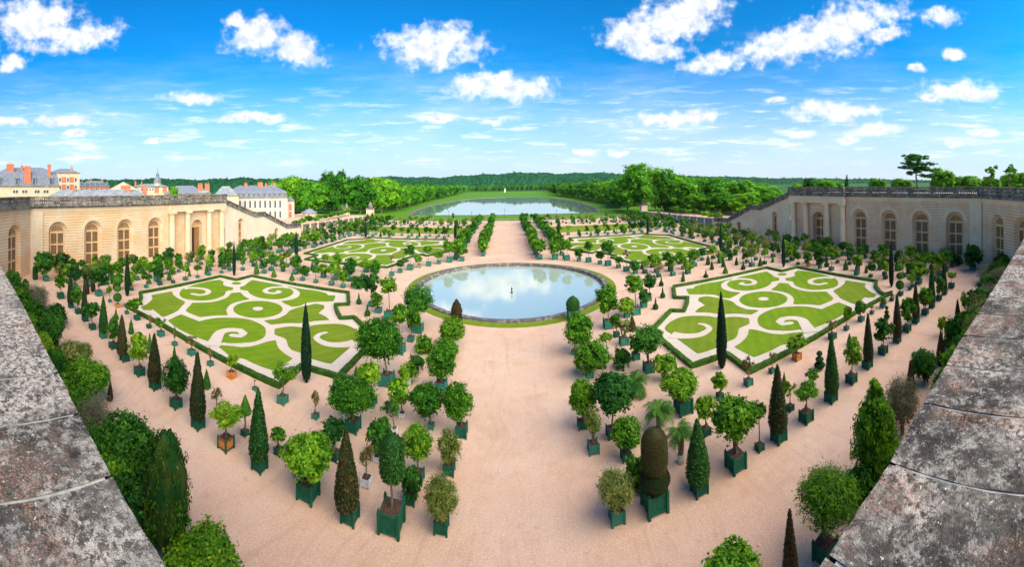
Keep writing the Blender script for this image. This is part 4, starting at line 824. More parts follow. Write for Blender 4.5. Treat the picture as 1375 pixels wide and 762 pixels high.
        if 'brown' in lab and kind in 'C': mat='yewbrown'
        if 'green' in lab and kind=='C': mat='yewgreen'
        if kind=='B' and 'brown' in lab: mat='rust'
        if kind=='E' and 'light' in lab: mat='lightcone'
        A,Hh,_=PROF[shape]; zb=th*.82 if tub!='n' else 0
        if kind in 'DG' and tub!='n':
            zb=zc-(zt-zc)*.8; put('trunk',trunk_mesh(1),root,(0,0,th*.88),0,(1.2,1.2,max(.3,zb-th*.85)))
        me=topi(shape,var,q,mat); put('crown',me,root,(ox,oy,zb),rz,(a/A,a/A,max(.4,zt-zb)/Hh))
    return root
def twigs(var):
    rg=random.Random(var+50); mb=MB()
    for k in range(9):
        az=rg.uniform(0,6.28); e=rg.uniform(.2,1.3); p=Vector((0,0,-.8)); pts=[p]
        for j in range(4):
            p=p+Vector((math.cos(az)*math.cos(e),math.sin(az)*math.cos(e),math.sin(e)))*.42; pts.append(p); az+=rg.uniform(-.5,.5); e+=rg.uniform(-.2,.3)
        mb.tube(pts,[.035,.026,.018,.012,.006],4)
    return mb.mesh('branches',M['bark'])
for i,rec in enumerate(PLANTS): plant(i,rec)

# ---- bushes standing in a continuous line at the foot of the central wall
ORDW=['first','second','third','fourth','fifth','sixth','seventh','eighth','ninth','tenth']
for sg,side,xa in ((-1,'left',15.5),(1,'right',24)):
    rgb=random.Random(17+sg); x=xa; k=0
    while x<60:
        k+=1; y=rgb.uniform(7.4,8.9)+(.9 if x>40 else 0); a=rgb.uniform(1.25,1.85); h=rgb.uniform(2.6,3.9)
        ck=rgb.choice(['bush','bush','spiky','round','feather']); mt='feather' if ck=='feather' else rgb.choice(['darkleaf','citrus','citrus','yellowgreen','oleander'])
        tone={'darkleaf':'dark green','citrus':'green','yellowgreen':'yellow green','oleander':'brownish green','feather':'grey feathery'}[mt]
        r_=thing('wall_foot_bush','%s bush at the foot of the %s parapet wall, %s from the middle'%(tone,side,ordn0(k)),'bush',(sg*x,y,0),0,'bushes at the wall foot on the %s'%side)
        put('crown',crown(ck,k%4,2,mt),r_,(0,0,h*.56),k*1.1,(a,a,h*.5)); put('trunk',trunk_mesh(k%4,True),r_,(0,0,0),k,(1,1,h*.5))
        x+=rgb.uniform(1.7,2.5)
# ---- the crowded rows farther back: small potted plants on a grid
def small_arrays(kind,seed,lod):
    """one whole small potted plant as arrays; materials 0 tub 1 wood/soil 2 leaves"""
    rg=random.Random(seed); mb=MB(); s=.72
    if lod: 
        tub_body(mb,s,.74)
        for x in (-.45,.45):
            for y in (-.45,.45): mb.box(x*s-.04,x*s+.04,y*s-.04,y*s+.04,0,.78)
    else: mb.box(-.36,.36,-.36,.36,.06,.72)
    mb.box(-.29,.29,-.29,.29,.6,.735,1)
    n=900 if lod else 130; sz=.15 if lod else .30
    if kind=='round':
        mb.box(-.045,.045,-.045,.045,.7,1.8,1); a=.92+.1*rg.random()
        V,Q,A=leaf_arrays([(0,0,1.0*2.15,a,a,a*.92)],n,sz,seed,spread=.12)
    elif kind=='low':
        mb.box(-.05,.05,-.05,.05,.7,1.3,1); V,Q,A=leaf_arrays([(0,0,1.5,.82,.82,.72),(.3,.1,1.3,.5,.5,.5)],n,sz,seed,spread=.15)
    elif kind=='tall':
        mb.box(-.04,.04,-.04,.04,.7,2.4,1); V,Q,A=leaf_arrays([(.1,0,2.75,.75,.75,.7),(-.25,.15,2.4,.5,.5,.45)],int(n*.8),sz,seed,spread=.18,core=.4)
    elif kind=='thin':
        mb.box(-.03,.03,-.03,.03,.7,2.0,1); V,Q,A=leaf_arrays([(.1,0,2.0,.7,.7,.6)],int(n*.35),sz*.9,seed,spread=.3,core=0)
    elif kind=='cone':
        V,Q,A=lathe_leaf_arrays([(z+.0,r) for z,r in PROF['small'][2]],n//2,sz*.45,seed,n1=12,n2=10); mb=MB(); V=V*1.0
    v=np.array(mb.v) if mb.v else np.zeros((0,3)); f=[x for x in mb.f if len(x)==4]; fm=[m for x,m in zip(mb.f,mb.m) if len(x)==4]
    o=len(v); VV=np.concatenate([v,V]) if o else V
    QQ=np.concatenate([np.array(f),Q+o]) if o else Q
    AA=np.concatenate([np.zeros(len(f)),A]) if o else A
    MI=np.concatenate([np.array(fm),np.full(len(Q),2)]) if o else np.full(len(Q),2)
    return VV,QQ,AA,MI.astype(int)
SMALLMAT={'round':['citrus','darkleaf','yellowgreen'],'low':['darkleaf','citrus','yellowgreen'],'tall':['citrus','yellowgreen','oleander'],'thin':['bare','yellowgreen','oleander'],'cone':['lightcone','yewgreen','yewgreen']}
def small_mesh(kind,var,mat,tub):
    def mk():
        V,Q,A,MI=small_arrays(kind,var*7+len(kind),True); return mesh_from('potted_plant',V,Q,A,[M[tub],M['bark'],M[mat]],MI)
    return cached(('sm',kind,var,mat,tub),mk)
taken=[(r[2],r[3]) for r in PLANTS]
def ordn(n): return '%d%s'%(n,'th' if 10<=n%100<=20 else {1:'st',2:'nd',3:'rd'}.get(n%10,'th'))
ROW=['first','second','third','fourth','fifth']
cand=[] # (dist,X,Y,size,label,group,kinds)
rg=random.Random(99)
def clear(x,y,d=1.75): return all((x-a)**2+(y-b)**2>d*d for a,b in taken)
for sg,side in ((-1,'left'),(1,'right')):
    def row(tag,pts,lab,mix,size=1.0):
        n=0
        for x,y in pts:
            x+=rg.uniform(-.5,.5); y+=rg.uniform(-.5,.5)
            if rg.random()<.07 or not clear(sg*x,y): continue
            n+=1; cand.append((math.hypot(x,y),sg*x,y,size*rg.uniform(.95,1.35),lab%ordn(n),tag,mix))
    for k,x in enumerate((54.2,57.6,61,64.6)):
        row('rows beside the %s gallery'%side,[(x+(j%2)*.6,20+j*3.1) for j in range(15)],'small potted plant, %s in the '+ROW[k]+' row between '+side+' lawn and gallery','A')
    for k,y in enumerate((53.6,57.2,60.8,64.4)):
        row('rows between the near and far %s lawns'%side,[(21.5+(k%2)*1.2+j*2.9,y) for j in range(11) if math.hypot(21.5+j*2.9,y-59.6)>22.5],'small potted plant, %s from the basin in the '+ROW[k]+' '+side+' cross row','A',.9)
    for k,x in enumerate((53.2,56.6,60.2,64)):
        row('rows beyond the %s gallery'%side,[(x+(j%2)*.7,67+j*3.0) for j in range(31)],'tiny potted plant, %s in the '+ROW[k]+' '+side+' row below the ramp','A')
    for k,x in enumerate((6.6,12.6)):
        row('double rows along the far central path',[(x,80+j*2.35) for j in range(35)],'round potted tree, %s past the basin, '+('inner' if k==0 else 'outer')+' '+side+' path row','B',1.12)
    for k,y in enumerate((112.5,116.5)):
        row('rows behind the far %s lawn'%side,[(17+j*3.2,y) for j in range(12)],'tiny potted plant, %s in the '+ROW[k]+' row behind the far '+side+' lawn','A')
    for k,y in enumerate((147,151,156)):
        row('last rows before the end railing',[(15+j*3.4,y) for j in range(15)],'tiny potted plant, %s in the '+ROW[k]+' row before the '+side+' end railing','C')
cand=[c for c in cand if not (c[2]<70 and math.hypot(c[1],c[2]-59.6)<22.5)]
cand.sort(key=lambda c:c[0])
NTREE=sum(1 for r in PLANTS if r[0]=='R')
rest=[]; cnt={'tree':NTREE,'other':0,'cone':23}
for c in cand:
    d,x,y,sz,lab,tag,mix=c; u=rg.random()
    if mix=='A': k='round' if u<.36 else 'low' if u<.58 else 'tall' if u<.76 else 'thin' if u<.88 else 'cone'
    elif mix=='B': k='round'
    else: k='cone' if u<.3 else 'thin' if u<.55 else 'low' if u<.8 else 'tall'
    g='tree' if k in('round','tall') else 'other' if k in('low','thin') else 'cone'
    lim={'tree':280,'other':200,'cone':110}[g]
    mat=rg.choice(SMALLMAT[k]) if mix!='B' else rg.choice(['citrus','citrus','yellowgreen'])
    if cnt[g]<lim:
        cnt[g]+=1
        kn={'round':('potted_tree','tree','round tree'),'tall':('potted_tree','tree','tall stemmed tree'),'low':('potted_shrub','shrub','low shrub'),'thin':('thin_potted_shrub','shrub','thin sapling'),'cone':('green_cone','topiary','clipped cone')}[k]
        l=lab.replace('round potted tree',kn[2]+' in a tub').replace('small potted plant','small '+kn[2]).replace('tiny potted plant','tiny '+kn[2])
        put(kn[0],small_mesh(k,rg.randrange(3),mat,'bluegreen' if rg.random()<.7 else 'green'),None,(x,y,0),rg.uniform(-.06,.06) if k!='cone' else rg.uniform(0,6),sz,l,kn[1],tag)
    else: rest.append((x,y,sz,k,mat))
mats=['bluegreen','bark','citrus','darkleaf','yellowgreen','oleander','bare','lightcone','yewgreen']
acc=[[],[],[],[]]; off=0
for i,(x,y,sz,k,mat) in enumerate(rest):
    V,Q,A,MI=cached(('sa',k,i%5),lambda:small_arrays(k,i%5+len(k)*3,False))
    MI=MI.copy(); MI[MI==2]=mats.index(mat)
    a=rg.uniform(0,6.28) if k=='cone' else rg.uniform(-.1,.1); ca,sa=math.cos(a),math.sin(a)
    W=np.stack([V[:,0]*ca-V[:,1]*sa,V[:,0]*sa+V[:,1]*ca,V[:,2]],axis=1)*sz+np.array([x,y,0])
    acc[0].append(W);acc[1].append(Q+off);acc[2].append(A);acc[3].append(MI); off+=len(W)
if rest:
    me=mesh_from('distant_potted_plants',*[np.concatenate(a) for a in acc[:3]],[M[m] for m in mats],np.concatenate(acc[3]))
    put('distant_potted_plants',me,label='hundreds of tiny potted trees and shrubs massed in far rows toward the end railing',cat='potted plants',kind='stuff')
print('grid',cnt,'rest',len(rest))
# ------------------------------------------------------------------ ground, lawns, water
def sheet(name,pts,z,mat,**kw): return MB().add([(x,y,z) for x,y in pts],[tuple(range(len(pts)))]).build(name,mat,kind='structure',fix=False,**kw)
sheet('ground',[(-3600,-600),(3600,-600),(3600,4200),(-3600,4200)],-.9,M['farland'])
sheet('meadow',[(-150,168.8),(150,166),(150,300),(130,600),(220,1010),(-220,1010),(-150,600),(-150,300)],-.02,M['meadow'])
def holed(name,x0,x1,y0,y1,cx,cy,r,z,mat):
    # flat sheet with a round hole for the basin
    n=96; circ=[(cx+r*math.cos(2*PI*i/n),cy+r*math.sin(2*PI*i/n)) for i in range(n)]; sq=[]
    for (x,y) in circ:
        dx,dy=x-cx,y-cy; t=min([(x1-cx)/dx if dx>1e-6 else 9e9,(x0-cx)/dx if dx<-1e-6 else 9e9,((y1-cy)/dy) if dy>1e-6 else 9e9,((y0-cy)/dy) if dy<-1e-6 else 9e9]); sq.append((cx+dx*t,cy+dy*t))
    vs=[(x,y,z) for x,y in circ]+[(x,y,z) for x,y in sq]
    fs=[(i,n+i,n+(i+1)%n,(i+1)%n) for i in range(n)]
    for cxx,cyy in ((x0,y0),(x1,y0),(x1,y1),(x0,y1)):
        k=min(range(n),key=lambda i:abs(math.atan2(circ[i][1]-cy,circ[i][0]-cx)-math.atan2(cyy-cy,cxx-cx)) if (math.atan2(circ[i][1]-cy,circ[i][0]-cx)<=math.atan2(cyy-cy,cxx-cx)) else 9)
        vs.append((cxx,cyy,z)); fs.append((n+k,len(vs)-1,n+(k+1)%n))
    MB().add(vs,fs).build(name,mat,kind='structure',fix=False)
holed('gravel_court',-71,71,.5,169,0,59.6,16,0,M['gravel'])
for sg in (-1,1):
    sheet('lawn_strip',[(sg*15,123),(sg*15,142),(sg*62,142),(sg*62,123)][::-1 if sg>0 else 1],.006,M['lawn2'])
def catmull(pts,closed=True,step=.35,corner=50):
    n=len(pts); P=[Vector((*p,0)) for p in pts]; out=[]
    def is_c(i):
        if not closed and i in (0,n-1): return True
        a=(P[i]-P[i-1]); b=(P[(i+1)%n]-P[i])
        return a.length>1e-6 and b.length>1e-6 and math.degrees(a.angle(b))>corner
    tg=[]
    for i in range(n):
        tg.append(None if is_c(i) else (P[(i+1)%n]-P[i-1])*.5)
    for i in range(n if closed else n-1):
        a,b=P[i],P[(i+1)%n]; L=(b-a).length; k=max(1,int(L/step))
        m0=(tg[i] if tg[i] is not None else (b-a)); m1=(tg[(i+1)%n] if tg[(i+1)%n] is not None else (b-a))
        if m0.length>L: m0=m0*(L/m0.length)
        if m1.length>L: m1=m1*(L/m1.length)
        for j in range(k):
            t=j/k; h=(2*t**3-3*t*t+1)*a+(t**3-2*t*t+t)*m0+(-2*t**3+3*t*t)*b+(t**3-t*t)*m1; out.append((h.x,h.y))
    if not closed: out.append(pts[-1])
    return out
def ribbon(mb,line,w0,w1,z0,z1,closed=False,m=0):
    n=len(line); L=[];R=[]
    for i in range(n):
        a=Vector(line[i-1] if (closed or i>0) else line[i]); b=Vector(line[(i+1)%n] if (closed or i<n-1) else line[i])
        d=(b-a).normalized(); nrm=Vector((-d.y,d.x)); w=(w0+(w1-w0)*i/(n-1))/2; p=Vector(line[i])
        L.append(p+nrm*w);R.append(p-nrm*w)
    vs=[];fs=[]
    for p,q in zip(L,R): vs+=[(p.x,p.y,z0),(p.x,p.y,z1),(q.x,q.y,z1),(q.x,q.y,z0)]
    for i in range(n if closed else n-1):
        a=4*i;b=4*((i+1)%n)
        for u,v in ((0,1),(1,2),(2,3)): fs.append((a+u,a+v,b+v,b+u))
    return mb.add(vs,fs,m)
def line_pts(line,closed=True,step=.5):
    out=[]; n=len(line)
    for i in range(n if closed else n-1):
        a=Vector(line[i]);b=Vector(line[(i+1)%n]); k=max(1,int((b-a).length/step))
        for j in range(k): out.append(tuple(a+(b-a)*j/k))
    return out
for sg,side in ((-1,'left'),(1,'right')):
    for far in (0,1):
        ys=(lambda y:y) if not far else (lambda y:69.3+(50.6-y)*1.475)
        tr=lambda pts: [(sg*x,ys(y)) for x,y in pts]
        lab='%s %s lawn bed with pale gravel scrolls inside a low box hedge'%('far' if far else 'near',side)
        def grow(P):
            g_=.34 if far else .17
            a=sum(P[i-1][0]*P[i][1]-P[i][0]*P[i-1][1] for i in range(len(P))); sgn=1 if a>0 else -1; out=[]
            for i in range(len(P)):
                p,c,n=Vector(P[i-1]),Vector(P[i]),Vector(P[(i+1)%len(P)]); d=(n-p).normalized(); out.append(tuple(c+Vector((d.y,-d.x))*sgn*g_))
            return out
        root=thing('scroll_parterre',lab,'parterre',(0,0,0),0,'scroll lawn beds')
        H=tr(GR['H'])
        MB().add([(x,y,.008) for x,y in H],[tuple(range(len(H)))]).build('path_sheet',M['palegravel'],root,fix=False)
        zt=.045
        for k in ('g1','g2','g5','g6','g7','g8','g9','g10','g11'):
            MB().slab(grow(catmull(tr(GR[k]))),.0,zt).build('grass_scroll',M['lawn2' if k in('g10','g11','g6') else 'lawn'],root)
        for (cx,cy,rx,ry) in ((33.1,37.6,3.5,3.45),(44.66,45.2,.85,.85)):
            MB().slab(tr([(cx+rx*math.cos(t*PI/20),cy+ry*math.sin(t*PI/20)) for t in range(40)]),0,zt).build('grass_scroll',M['lawn'],root)
        MB().slab(tr([(33.1+.75*math.cos(t*PI/8),37.6+.75*math.sin(t*PI/8)) for t in range(16)]),zt,zt+.03).build('flower_spot',M['palegravel'],root)
        for k,w0,w1 in (('s2',1.0,.9),('s5',1.1,.9),('s8',1.7,.9),('s10',1.7,.5)):
            ln=catmull(tr(GR[k]),False); mb=MB(); w0*=(.55 if far else .92); w1*=(.55 if far else .9); ribbon(mb,ln,w0,w1,.0,zt+.008)
            e=ln[-1]; mb.slab([(e[0]+w1*.5*math.cos(t*PI/6),e[1]+w1*.5*math.sin(t*PI/6)) for t in range(12)],0,zt+.007)
            mb.build('gravel_spiral',M['palegravel'],root,fix=False)
        # hedge
        ln=line_pts(H,step=.45); rgh=random.Random(5); mb=MB()
        ribbon(mb,[(x+rgh.uniform(-.03,.03),y+rgh.uniform(-.03,.03)) for x,y in ln],.46,.46,0,.40,True)
        me=mb.mesh('hedge_body',M['box']); nf=len(me.polygons); at=me.attributes.new('v','FLOAT','FACE'); at.data.foreach_set('value',[rgh.uniform(.2,.6) for _ in range(nf)])
        h=put('box_hedge',me,root)
        rng=np.random.default_rng(8); pts=np.array(ln); n=int(len(pts)*(34 if not far else 12))
        i0=rng.integers(0,len(pts),n); p=pts[i0]+(np.roll(pts,-1,0)[i0]-pts[i0])*rng.uniform(0,1,(n,1))
        pos=np.column_stack([p+rng.uniform(-.26,.26,(n,2)),rng.uniform(.12,.45,n)])
        nr=rand_unit(rng,n)+np.array([0,0,.8]); t=np.cross(nr,rand_unit(rng,n)); t/=np.linalg.norm(t,axis=1)[:,None]; u=np.cross(nr,t); u/=np.linalg.norm(u,axis=1)[:,None]; s=.07
        V=np.stack([pos-t*s,pos-u*s*.6,pos+t*s,pos+u*s*.6],axis=1).reshape(-1,3)
        put('hedge_leaves',mesh_from('hedge_leaves',V,np.arange(4*n).reshape(-1,4),rng.uniform(.2,1,n),M['box']),h)
# thin apron lawn between hedge and gravel behind the near beds is bare gravel in the photo
# basin
BY=59.6
def ring(mb,r0,r1,z0,z1,n=128,m=0,cy=BY):
    vs=[];fs=[]
    for i in range(n):
        a=2*PI*i/n; c,s_=math.cos(a),math.sin(a)
        vs+=[(r1*c,cy+r1*s_,z0),(r1*c,cy+r1*s_,z1),(r0*c,cy+r0*s_,z1),(r0*c,cy+r0*s_,z0)]
    for i in range(n):
        a=4*i;b=4*((i+1)%n)
        for u,v in ((0,1),(1,2),(2,3)): fs.append((a+u,a+v,b+v,b+u))
    return mb.add(vs,fs,m)
ring(MB(),16.2,17.5,-.02,.05,cy=BY-.3).build('grass_ring',M['lawn2'],kind='structure')
bas=thing('round_basin','large round basin with a grey stone rim in the middle of the garden','basin',(0,0,0))
ring(MB(),15.55,16.35,-.7,.22).build('rim',M['rim'],bas)
ring(MB(),15.35,15.56,-.7,-.12).build('inner_ledge',M['rim'],bas)
sheet('water',[(15.5*math.cos(2*PI*i/96),BY+15.5*math.sin(2*PI*i/96)) for i in range(96)],-.33,M['water'])
fz=MB().lathe([(.2,-.33),(.14,-.1),(.06,.0),(.11,.2),(.13,.35),(.08,.5),(.02,.62)],10,(0,56.5)).build('fountain_nozzle',M['iron'])
fz['label']='small dark fountain nozzle standing in the round basin';fz['category']='fountain'
# ------------------------------------------------------------------ galleries
def frame_side(sg):
    def T(s,d,z): return (sg*(70-d),s,z)
    return T
def frame_line(ox,oy,dx,dy,nx,ny):
    def T(s,d,z): return (ox+dx*s+nx*d,oy+dy*s+ny*d,z)
    return T
def arched(mb,s0,s1,z0,ztop,arches,m=0,d=0.0,topfn=None):
    """front skin at depth d with round-headed openings ; arches=(centre,halfwidth,spring,sill)"""
    tf=topfn or (lambda s:ztop)
    def quad(a,b,za,zb):
        mb.add([(a,d,za),(b,d,zb),(b,d,tf(b)),(a,d,tf(a))],[(0,1,2,3)],m)
    x=s0
    for c,w,sp,sill in sorted(arches):
        quad(x,c-w,z0,z0)
        if sill>z0: mb.add([(c-w,d,z0),(c+w,d,z0),(c+w,d,sill),(c-w,d,sill)],[(0,1,2,3)],m)
        N=14
        for i in range(N):
            a0=PI-PI*i/N;a1=PI-PI*(i+1)/N
            quad(c+w*math.cos(a0),c+w*math.cos(a1),sp+w*math.sin(a0),sp+w*math.sin(a1))
        x=c+w
    quad(x,s1,z0,z0)
def reveal(mb,c,w,sp,sill,d0,w1,sp1,d1,m=0):
    def outl(w,sp): return [(c-w,sill)]+[(c+w*math.cos(PI-PI*i/14),sp+w*math.sin(PI-PI*i/14)) for i in range(15)]+[(c+w,sill)]
    A=outl(w,sp);Bq=outl(w1,sp1); n=len(A)
    mb.add([(x,d0,z) for x,z in A]+[(x,d1,z) for x,z in Bq],[(i,i+1,n+i+1,n+i) for i in range(n-1)]+[(n-1,0,n,2*n-1)],m)
def window_unit(T,root,c,w,sp,sill,d,rows=3,openleft=False,door=False):
    """wood frame with lunette and two leaves of small panes"""
    fr=MB(); pn=MB()
    fr.slab([(0,0)],0,0) if False else None
    N=14; W=.16
    # pane sheet
    out=[(c-w,sill)]+[(c+w*math.cos(PI-PI*i/N),sp+w*math.sin(PI-PI*i/N)) for i in range(N+1)]+[(c+w,sill)]
    pn.add([(x,d,z) for x,z in out],[tuple(range(len(out)))])
    def bar(x0,x1,z0,z1,t=.12): fr.box(x0,x1,d+.02,d+t,z0,z1)
    bar(c-w,c-w+W,sill,sp);bar(c+w-W,c+w,sill,sp);bar(c-.13,c+.13,sill,sp,.14)
    bar(c-w,c+w,sp-.34,sp+.12,.16); bar(c-w,c+w,sill,sill+.45,.13)
    for i in range(1,rows): z=sill+.45+(sp-.34-sill-.45)*i/rows; bar(c-w,c+w,z-.17,z+.17,.125)
    for i in range(N):
        a0=PI*i/N;a1=PI*(i+1)/N
        v=[]
        for r in (w,w-W*1.3):
            for a in (a0,a1): v.append((c+r*math.cos(a),sp+r*math.sin(a)))
        fr.add([(v[0][0],d+.1,v[0][1]),(v[1][0],d+.1,v[1][1]),(v[3][0],d+.1,v[3][1]),(v[2][0],d+.1,v[2][1])],[(0,1,2,3)])
    for k in range(1,6):
        a=PI*k/6; fr.tube([(c+.3*math.cos(a),d+.06,sp+.3*math.sin(a)),(c+w*math.cos(a),d+.06,sp+w*math.sin(a))],.045,4)
    for r in (.3,w*.62):
        fr.tube([(c+r*math.cos(PI*i/12),d+.06,sp+r*math.sin(PI*i/12)) for i in range(13)],.045,4)
    f=fr.xform(T).build('door' if door else 'window',M['wood'],root)
    p=pn.xform(T).build('pane',M['pane'],f,fix=False)
    return f
def balustrade(mb,T,s0,s1,z0,z1,d0,d1,mrail=0,top=None):
    """z0,z1 as functions of s or numbers"""
    f0=z0 if callable(z0) else (lambda s:z0); f1=z1 if callable(z1) else (lambda s:z1)
    k=max(1,int((s1-s0)/.40))
    def bx(a,b,d0,d1,za0,zb0,za1,zb1):
        mb.add([T(a,d0,za0),T(b,d0,zb0),T(b,d1,zb0),T(a,d1,za0),T(a,d0,za1),T(b,d0,zb1),T(b,d1,zb1),T(a,d1,za1)],[(0,3,2,1),(4,5,6,7),(0,1,5,4),(1,2,6,5),(2,3,7,6),(3,0,4,7)],mrail)
    bx(s0,s1,d0,d1,f0(s0),f0(s1),f0(s0)+.38,f0(s1)+.38); bx(s0,s1,d0-.05,d1+.05,f1(s0)-.26,f1(s1)-.26,f1(s0),f1(s1))
    for i in range(k):
        s=s0+(i+.5)*(s1-s0)/k
        if i%13<2: bx(s-.21,s+.22,d0+.02,d1-.02,f0(s)+.37,f0(s)+.37,f1(s)-.25,f1(s)-.25)
        else: 
            m=(d0+d1)/2
            for w,a,b in ((.10,.36,.60),(.16,.60,.95),(.09,.95,1.3)):
                h=(f1(s)-f0(s)-.6)/.94; bx(s-w,s+w,m-w,m+w,f0(s)+.37+(a-.36)*h,f0(s)+.37+(a-.36)*h,f0(s)+.37+(b-.36)*h,f0(s)+.37+(b-.36)*h)
for sg,side,word in ((-1,'left','warm cream'),(1,'right','pinkish beige')):
    st=M['stoneL' if sg<0 else 'stoneR']; sm=M['smoothL' if sg<0 else 'smoothR']; T=frame_side(sg)
    root=thing('gallery',word+' stone gallery with tall round-headed windows and dark balustrade on the '+side,'gallery building',(0,0,0))
    WS=[20.9,28.7,36.5,44.4]
    mb=MB(); arched(mb,15,48.2,0,13.0,[(s,2.0,8.35,.6) for s in WS])
    for s in WS: reveal(mb,s,2.0,8.35,.6,0,1.5,8.2,-.85)
    mb.xform(T).build('wall',st,root,fix=False)
    for s in WS: window_unit(T,root,s,1.5,8.2,.6,-.85)
    for s in WS: # voussoir ring, slightly proud
        q=MB()
        for i in range(9):
            a0=PI*i/9+.02;a1=PI*(i+1)/9-.02; r0,r1=2.02,2.75+(.35 if i==4 else 0)
            v=[(s+r*math.cos(a),8.35+r*math.sin(a)) for r,a in ((r0,a0),(r1,a0),(r1,a1),(r0,a1))]
            q.add([(x,.0,z) for x,z in v]+[(x,.07,z) for x,z in v],[(4,5,6,7),(0,1,5,4),(1,2,6,5),(2,3,7,6),(3,0,4,7)])
        q.xform(T).build('arch_stones',sm,root)
    # plinth, frieze, cornice, balustrade
    MB().box(15,48.2,.01,.22,0,1.15).xform(T).build('plinth',sm,root)
    MB().box(15,48.6,-.6,.12,12.3,13.25).xform(T).build('frieze',sm,root)
    q=MB().box(15,48.6,-1.2,.45,13.25,13.5).box(15,48.6,-1.2,.75,13.5,13.8); q.xform(T).build('cornice',M['coping'],root)
    q=MB(); balustrade(q,T,15,48.6,13.8,15.6,-.25,.35); q.build('balustrade',M['coping'],root)
    # portico with four columns
    q=MB(); arched(q,48.4,66.6,0,11.6,[(57.2,1.75,7.4,0)],d=-.1); reveal(q,57.2,1.75,7.4,0,-.1,1.6,7.4,-1.5)
    q.add([(48.2,.0,0),(48.2,0,13.2),(48.4,-.1,13.2),(48.4,-.1,0)],[(0,1,2,3)])
    q.xform(T).build('portico_wall',st,root,fix=False)
    CS=[48.95,53.7,60.8,65.3]
    for c in CS:
        q=MB(); cx,cy,_=T(c,.5,0)
        q.box(c-.95,c+.95,-.2,1.45,.0,1.3); q.xform(T)
        q.lathe([(.84,1.3),(.84,1.55),(.74,1.62),(.74,4.5),(.66,10.6),(.72,10.7),(.66,10.8),(.8,11.05)],20,(cx,cy))
        z=MB().box(c-.88,c+.88,-.1,1.38,11.05,11.5).xform(T); q.add(z.v,z.f); q.build('column',sm,root)
    q=MB().box(48.0,66.4,-.6,1.25,11.5,13.25); q.xform(T).build('entablature',sm,root)
    q=MB().box(47.8,66.7,-1.2,1.45,13.25,13.5).box(47.7,66.9,-1.2,1.7,13.5,13.8); q.xform(T).build('portico_cornice',M['coping'],root)
    q=MB(); balustrade(q,T,48.0,66.8,13.802,15.6,.7,1.3); q.build('portico_balustrade',M['coping'],root)
    if sg>0: window_unit(T,root,57.2,1.6,7.4,0,-1.5,rows=3,door=True)
    else:
        q=MB(); out=[(57.2-1.6,7.4)]+[(57.2+1.6*math.cos(PI-PI*i/14),7.4+1.6*math.sin(PI-PI*i/14)) for i in range(15)]
        q.add([(x,-1.5,z) for x,z in out],[tuple(range(len(out)))]); q.box(55.6,58.8,-1.5,-1.3,7.1,7.4)
        l=q.xform(T).build('lunette',M['wood'],root)
        MB().add([(55.6,-1.55,0),(58.8,-1.55,0),(58.8,-1.55,7.1),(55.6,-1.55,7.1)],[(0,1,2,3)]).xform(T).build('doorway_shade',M['dark'],root,fix=False)  # near-black sheet paints the shade of the unbuilt room behind
        q=MB().box(57.15,58.75,-1.5,-1.35,0,7.1); 
        for z in (.3,1.9,3.5,5.1): q.box(57.35,58.55,-1.36,-1.31,z,z+1.4)
        q.xform(T).build('door',M['door'],root)
    # chamfered corner wall toward the central block
    k=.7071; TL=frame_line(sg*70,15,-sg*k,-k,-sg*k,k)
    q=MB(); arched(q,0,17,0,13.0,[(5.4,2.0,8.35,.6),(12.6,2.0,8.35,.6)])
    for s in (5.4,12.6): reveal(q,s,2.0,8.35,.6,0,1.5,8.2,-.85)
    q.xform(TL).build('corner_wall',st,root,fix=False)
    for s in (5.4,12.6): window_unit(TL,root,s,1.5,8.2,.6,-.85)
    MB().box(-.35,17,-.6,.12,12.31,13.24).xform(TL).build('corner_frieze',sm,root)
    MB().box(-.5,17,-1.2,.70,13.255,13.79).xform(TL).build('corner_cornice',M['coping'],root)
    q=MB(); balustrade(q,TL,-.3,17,13.803,15.598,-.25,.33); q.build('corner_balustrade',M['coping'],root)
    # flat pier beside the corner
    MB().box(15.1,17.6,.01,.30,0,12.3).xform(T).build('pier',sm,root)
    # ---------- stair wall falling away beyond the portico
    ramp=thing('stair_wall','plain '+('cream' if sg<0 else 'grey white')+' wall with a stepped sloping balustrade at the end of the '+side+' gallery','wall',(0,0,0))
    P=[(66.6,14.3),(79.1,9.9),(83.3,9.9),(95.6,4.95),(104,4.6)]
    def topz(s):
        for (a,za),(b,zb) in zip(P,P[1:]):
            if s<=b: return za+(zb-za)*(s-a)/(b-a)
        return P[-1][1]
    q=MB()
    segs=[66.6,79.1,83.3,95.6,104]
    arched(q,66.6,79.1,0,0,[(73,1.05,7.4,0)],topfn=lambda s:topz(s)-1.3,d=.3)
    arched(q,79.1,83.3,0,0,[],topfn=lambda s:topz(s)-1.3,d=.3)
    arched(q,83.3,95.6,0,0,[(89.8,1.0,3.2,0)],topfn=lambda s:topz(s)-1.3,d=.3)
    arched(q,95.6,104,0,0,[],topfn=lambda s:topz(s)-1.3,d=.3)
    reveal(q,73,1.05,7.4,0,.3,1.0,7.4,-.6); reveal(q,89.8,1.0,3.2,0,.3,.95,3.2,-.6)
    q.xform(T).build('wall',M['rampL'] if sg<0 else sm,ramp,fix=False)
    window_unit(T,ramp,73,1.0,7.4,0,-.6,rows=3,door=True)
    q=MB().add([(88.85,-.6,0),(90.75,-.6,0),(90.75,-.6,4.2),(88.85,-.6,4.2)],[(0,1,2,3)]); q.xform(T).build('door',M['door'],ramp,fix=False)
    for a,b in zip(segs,segs[1:]):
        q=MB(); balustrade(q,T,a+.02,b-.02,lambda s:topz(s)-1.45,lambda s:topz(s),-.1,.55); q.build('balustrade',M['coping'],ramp)
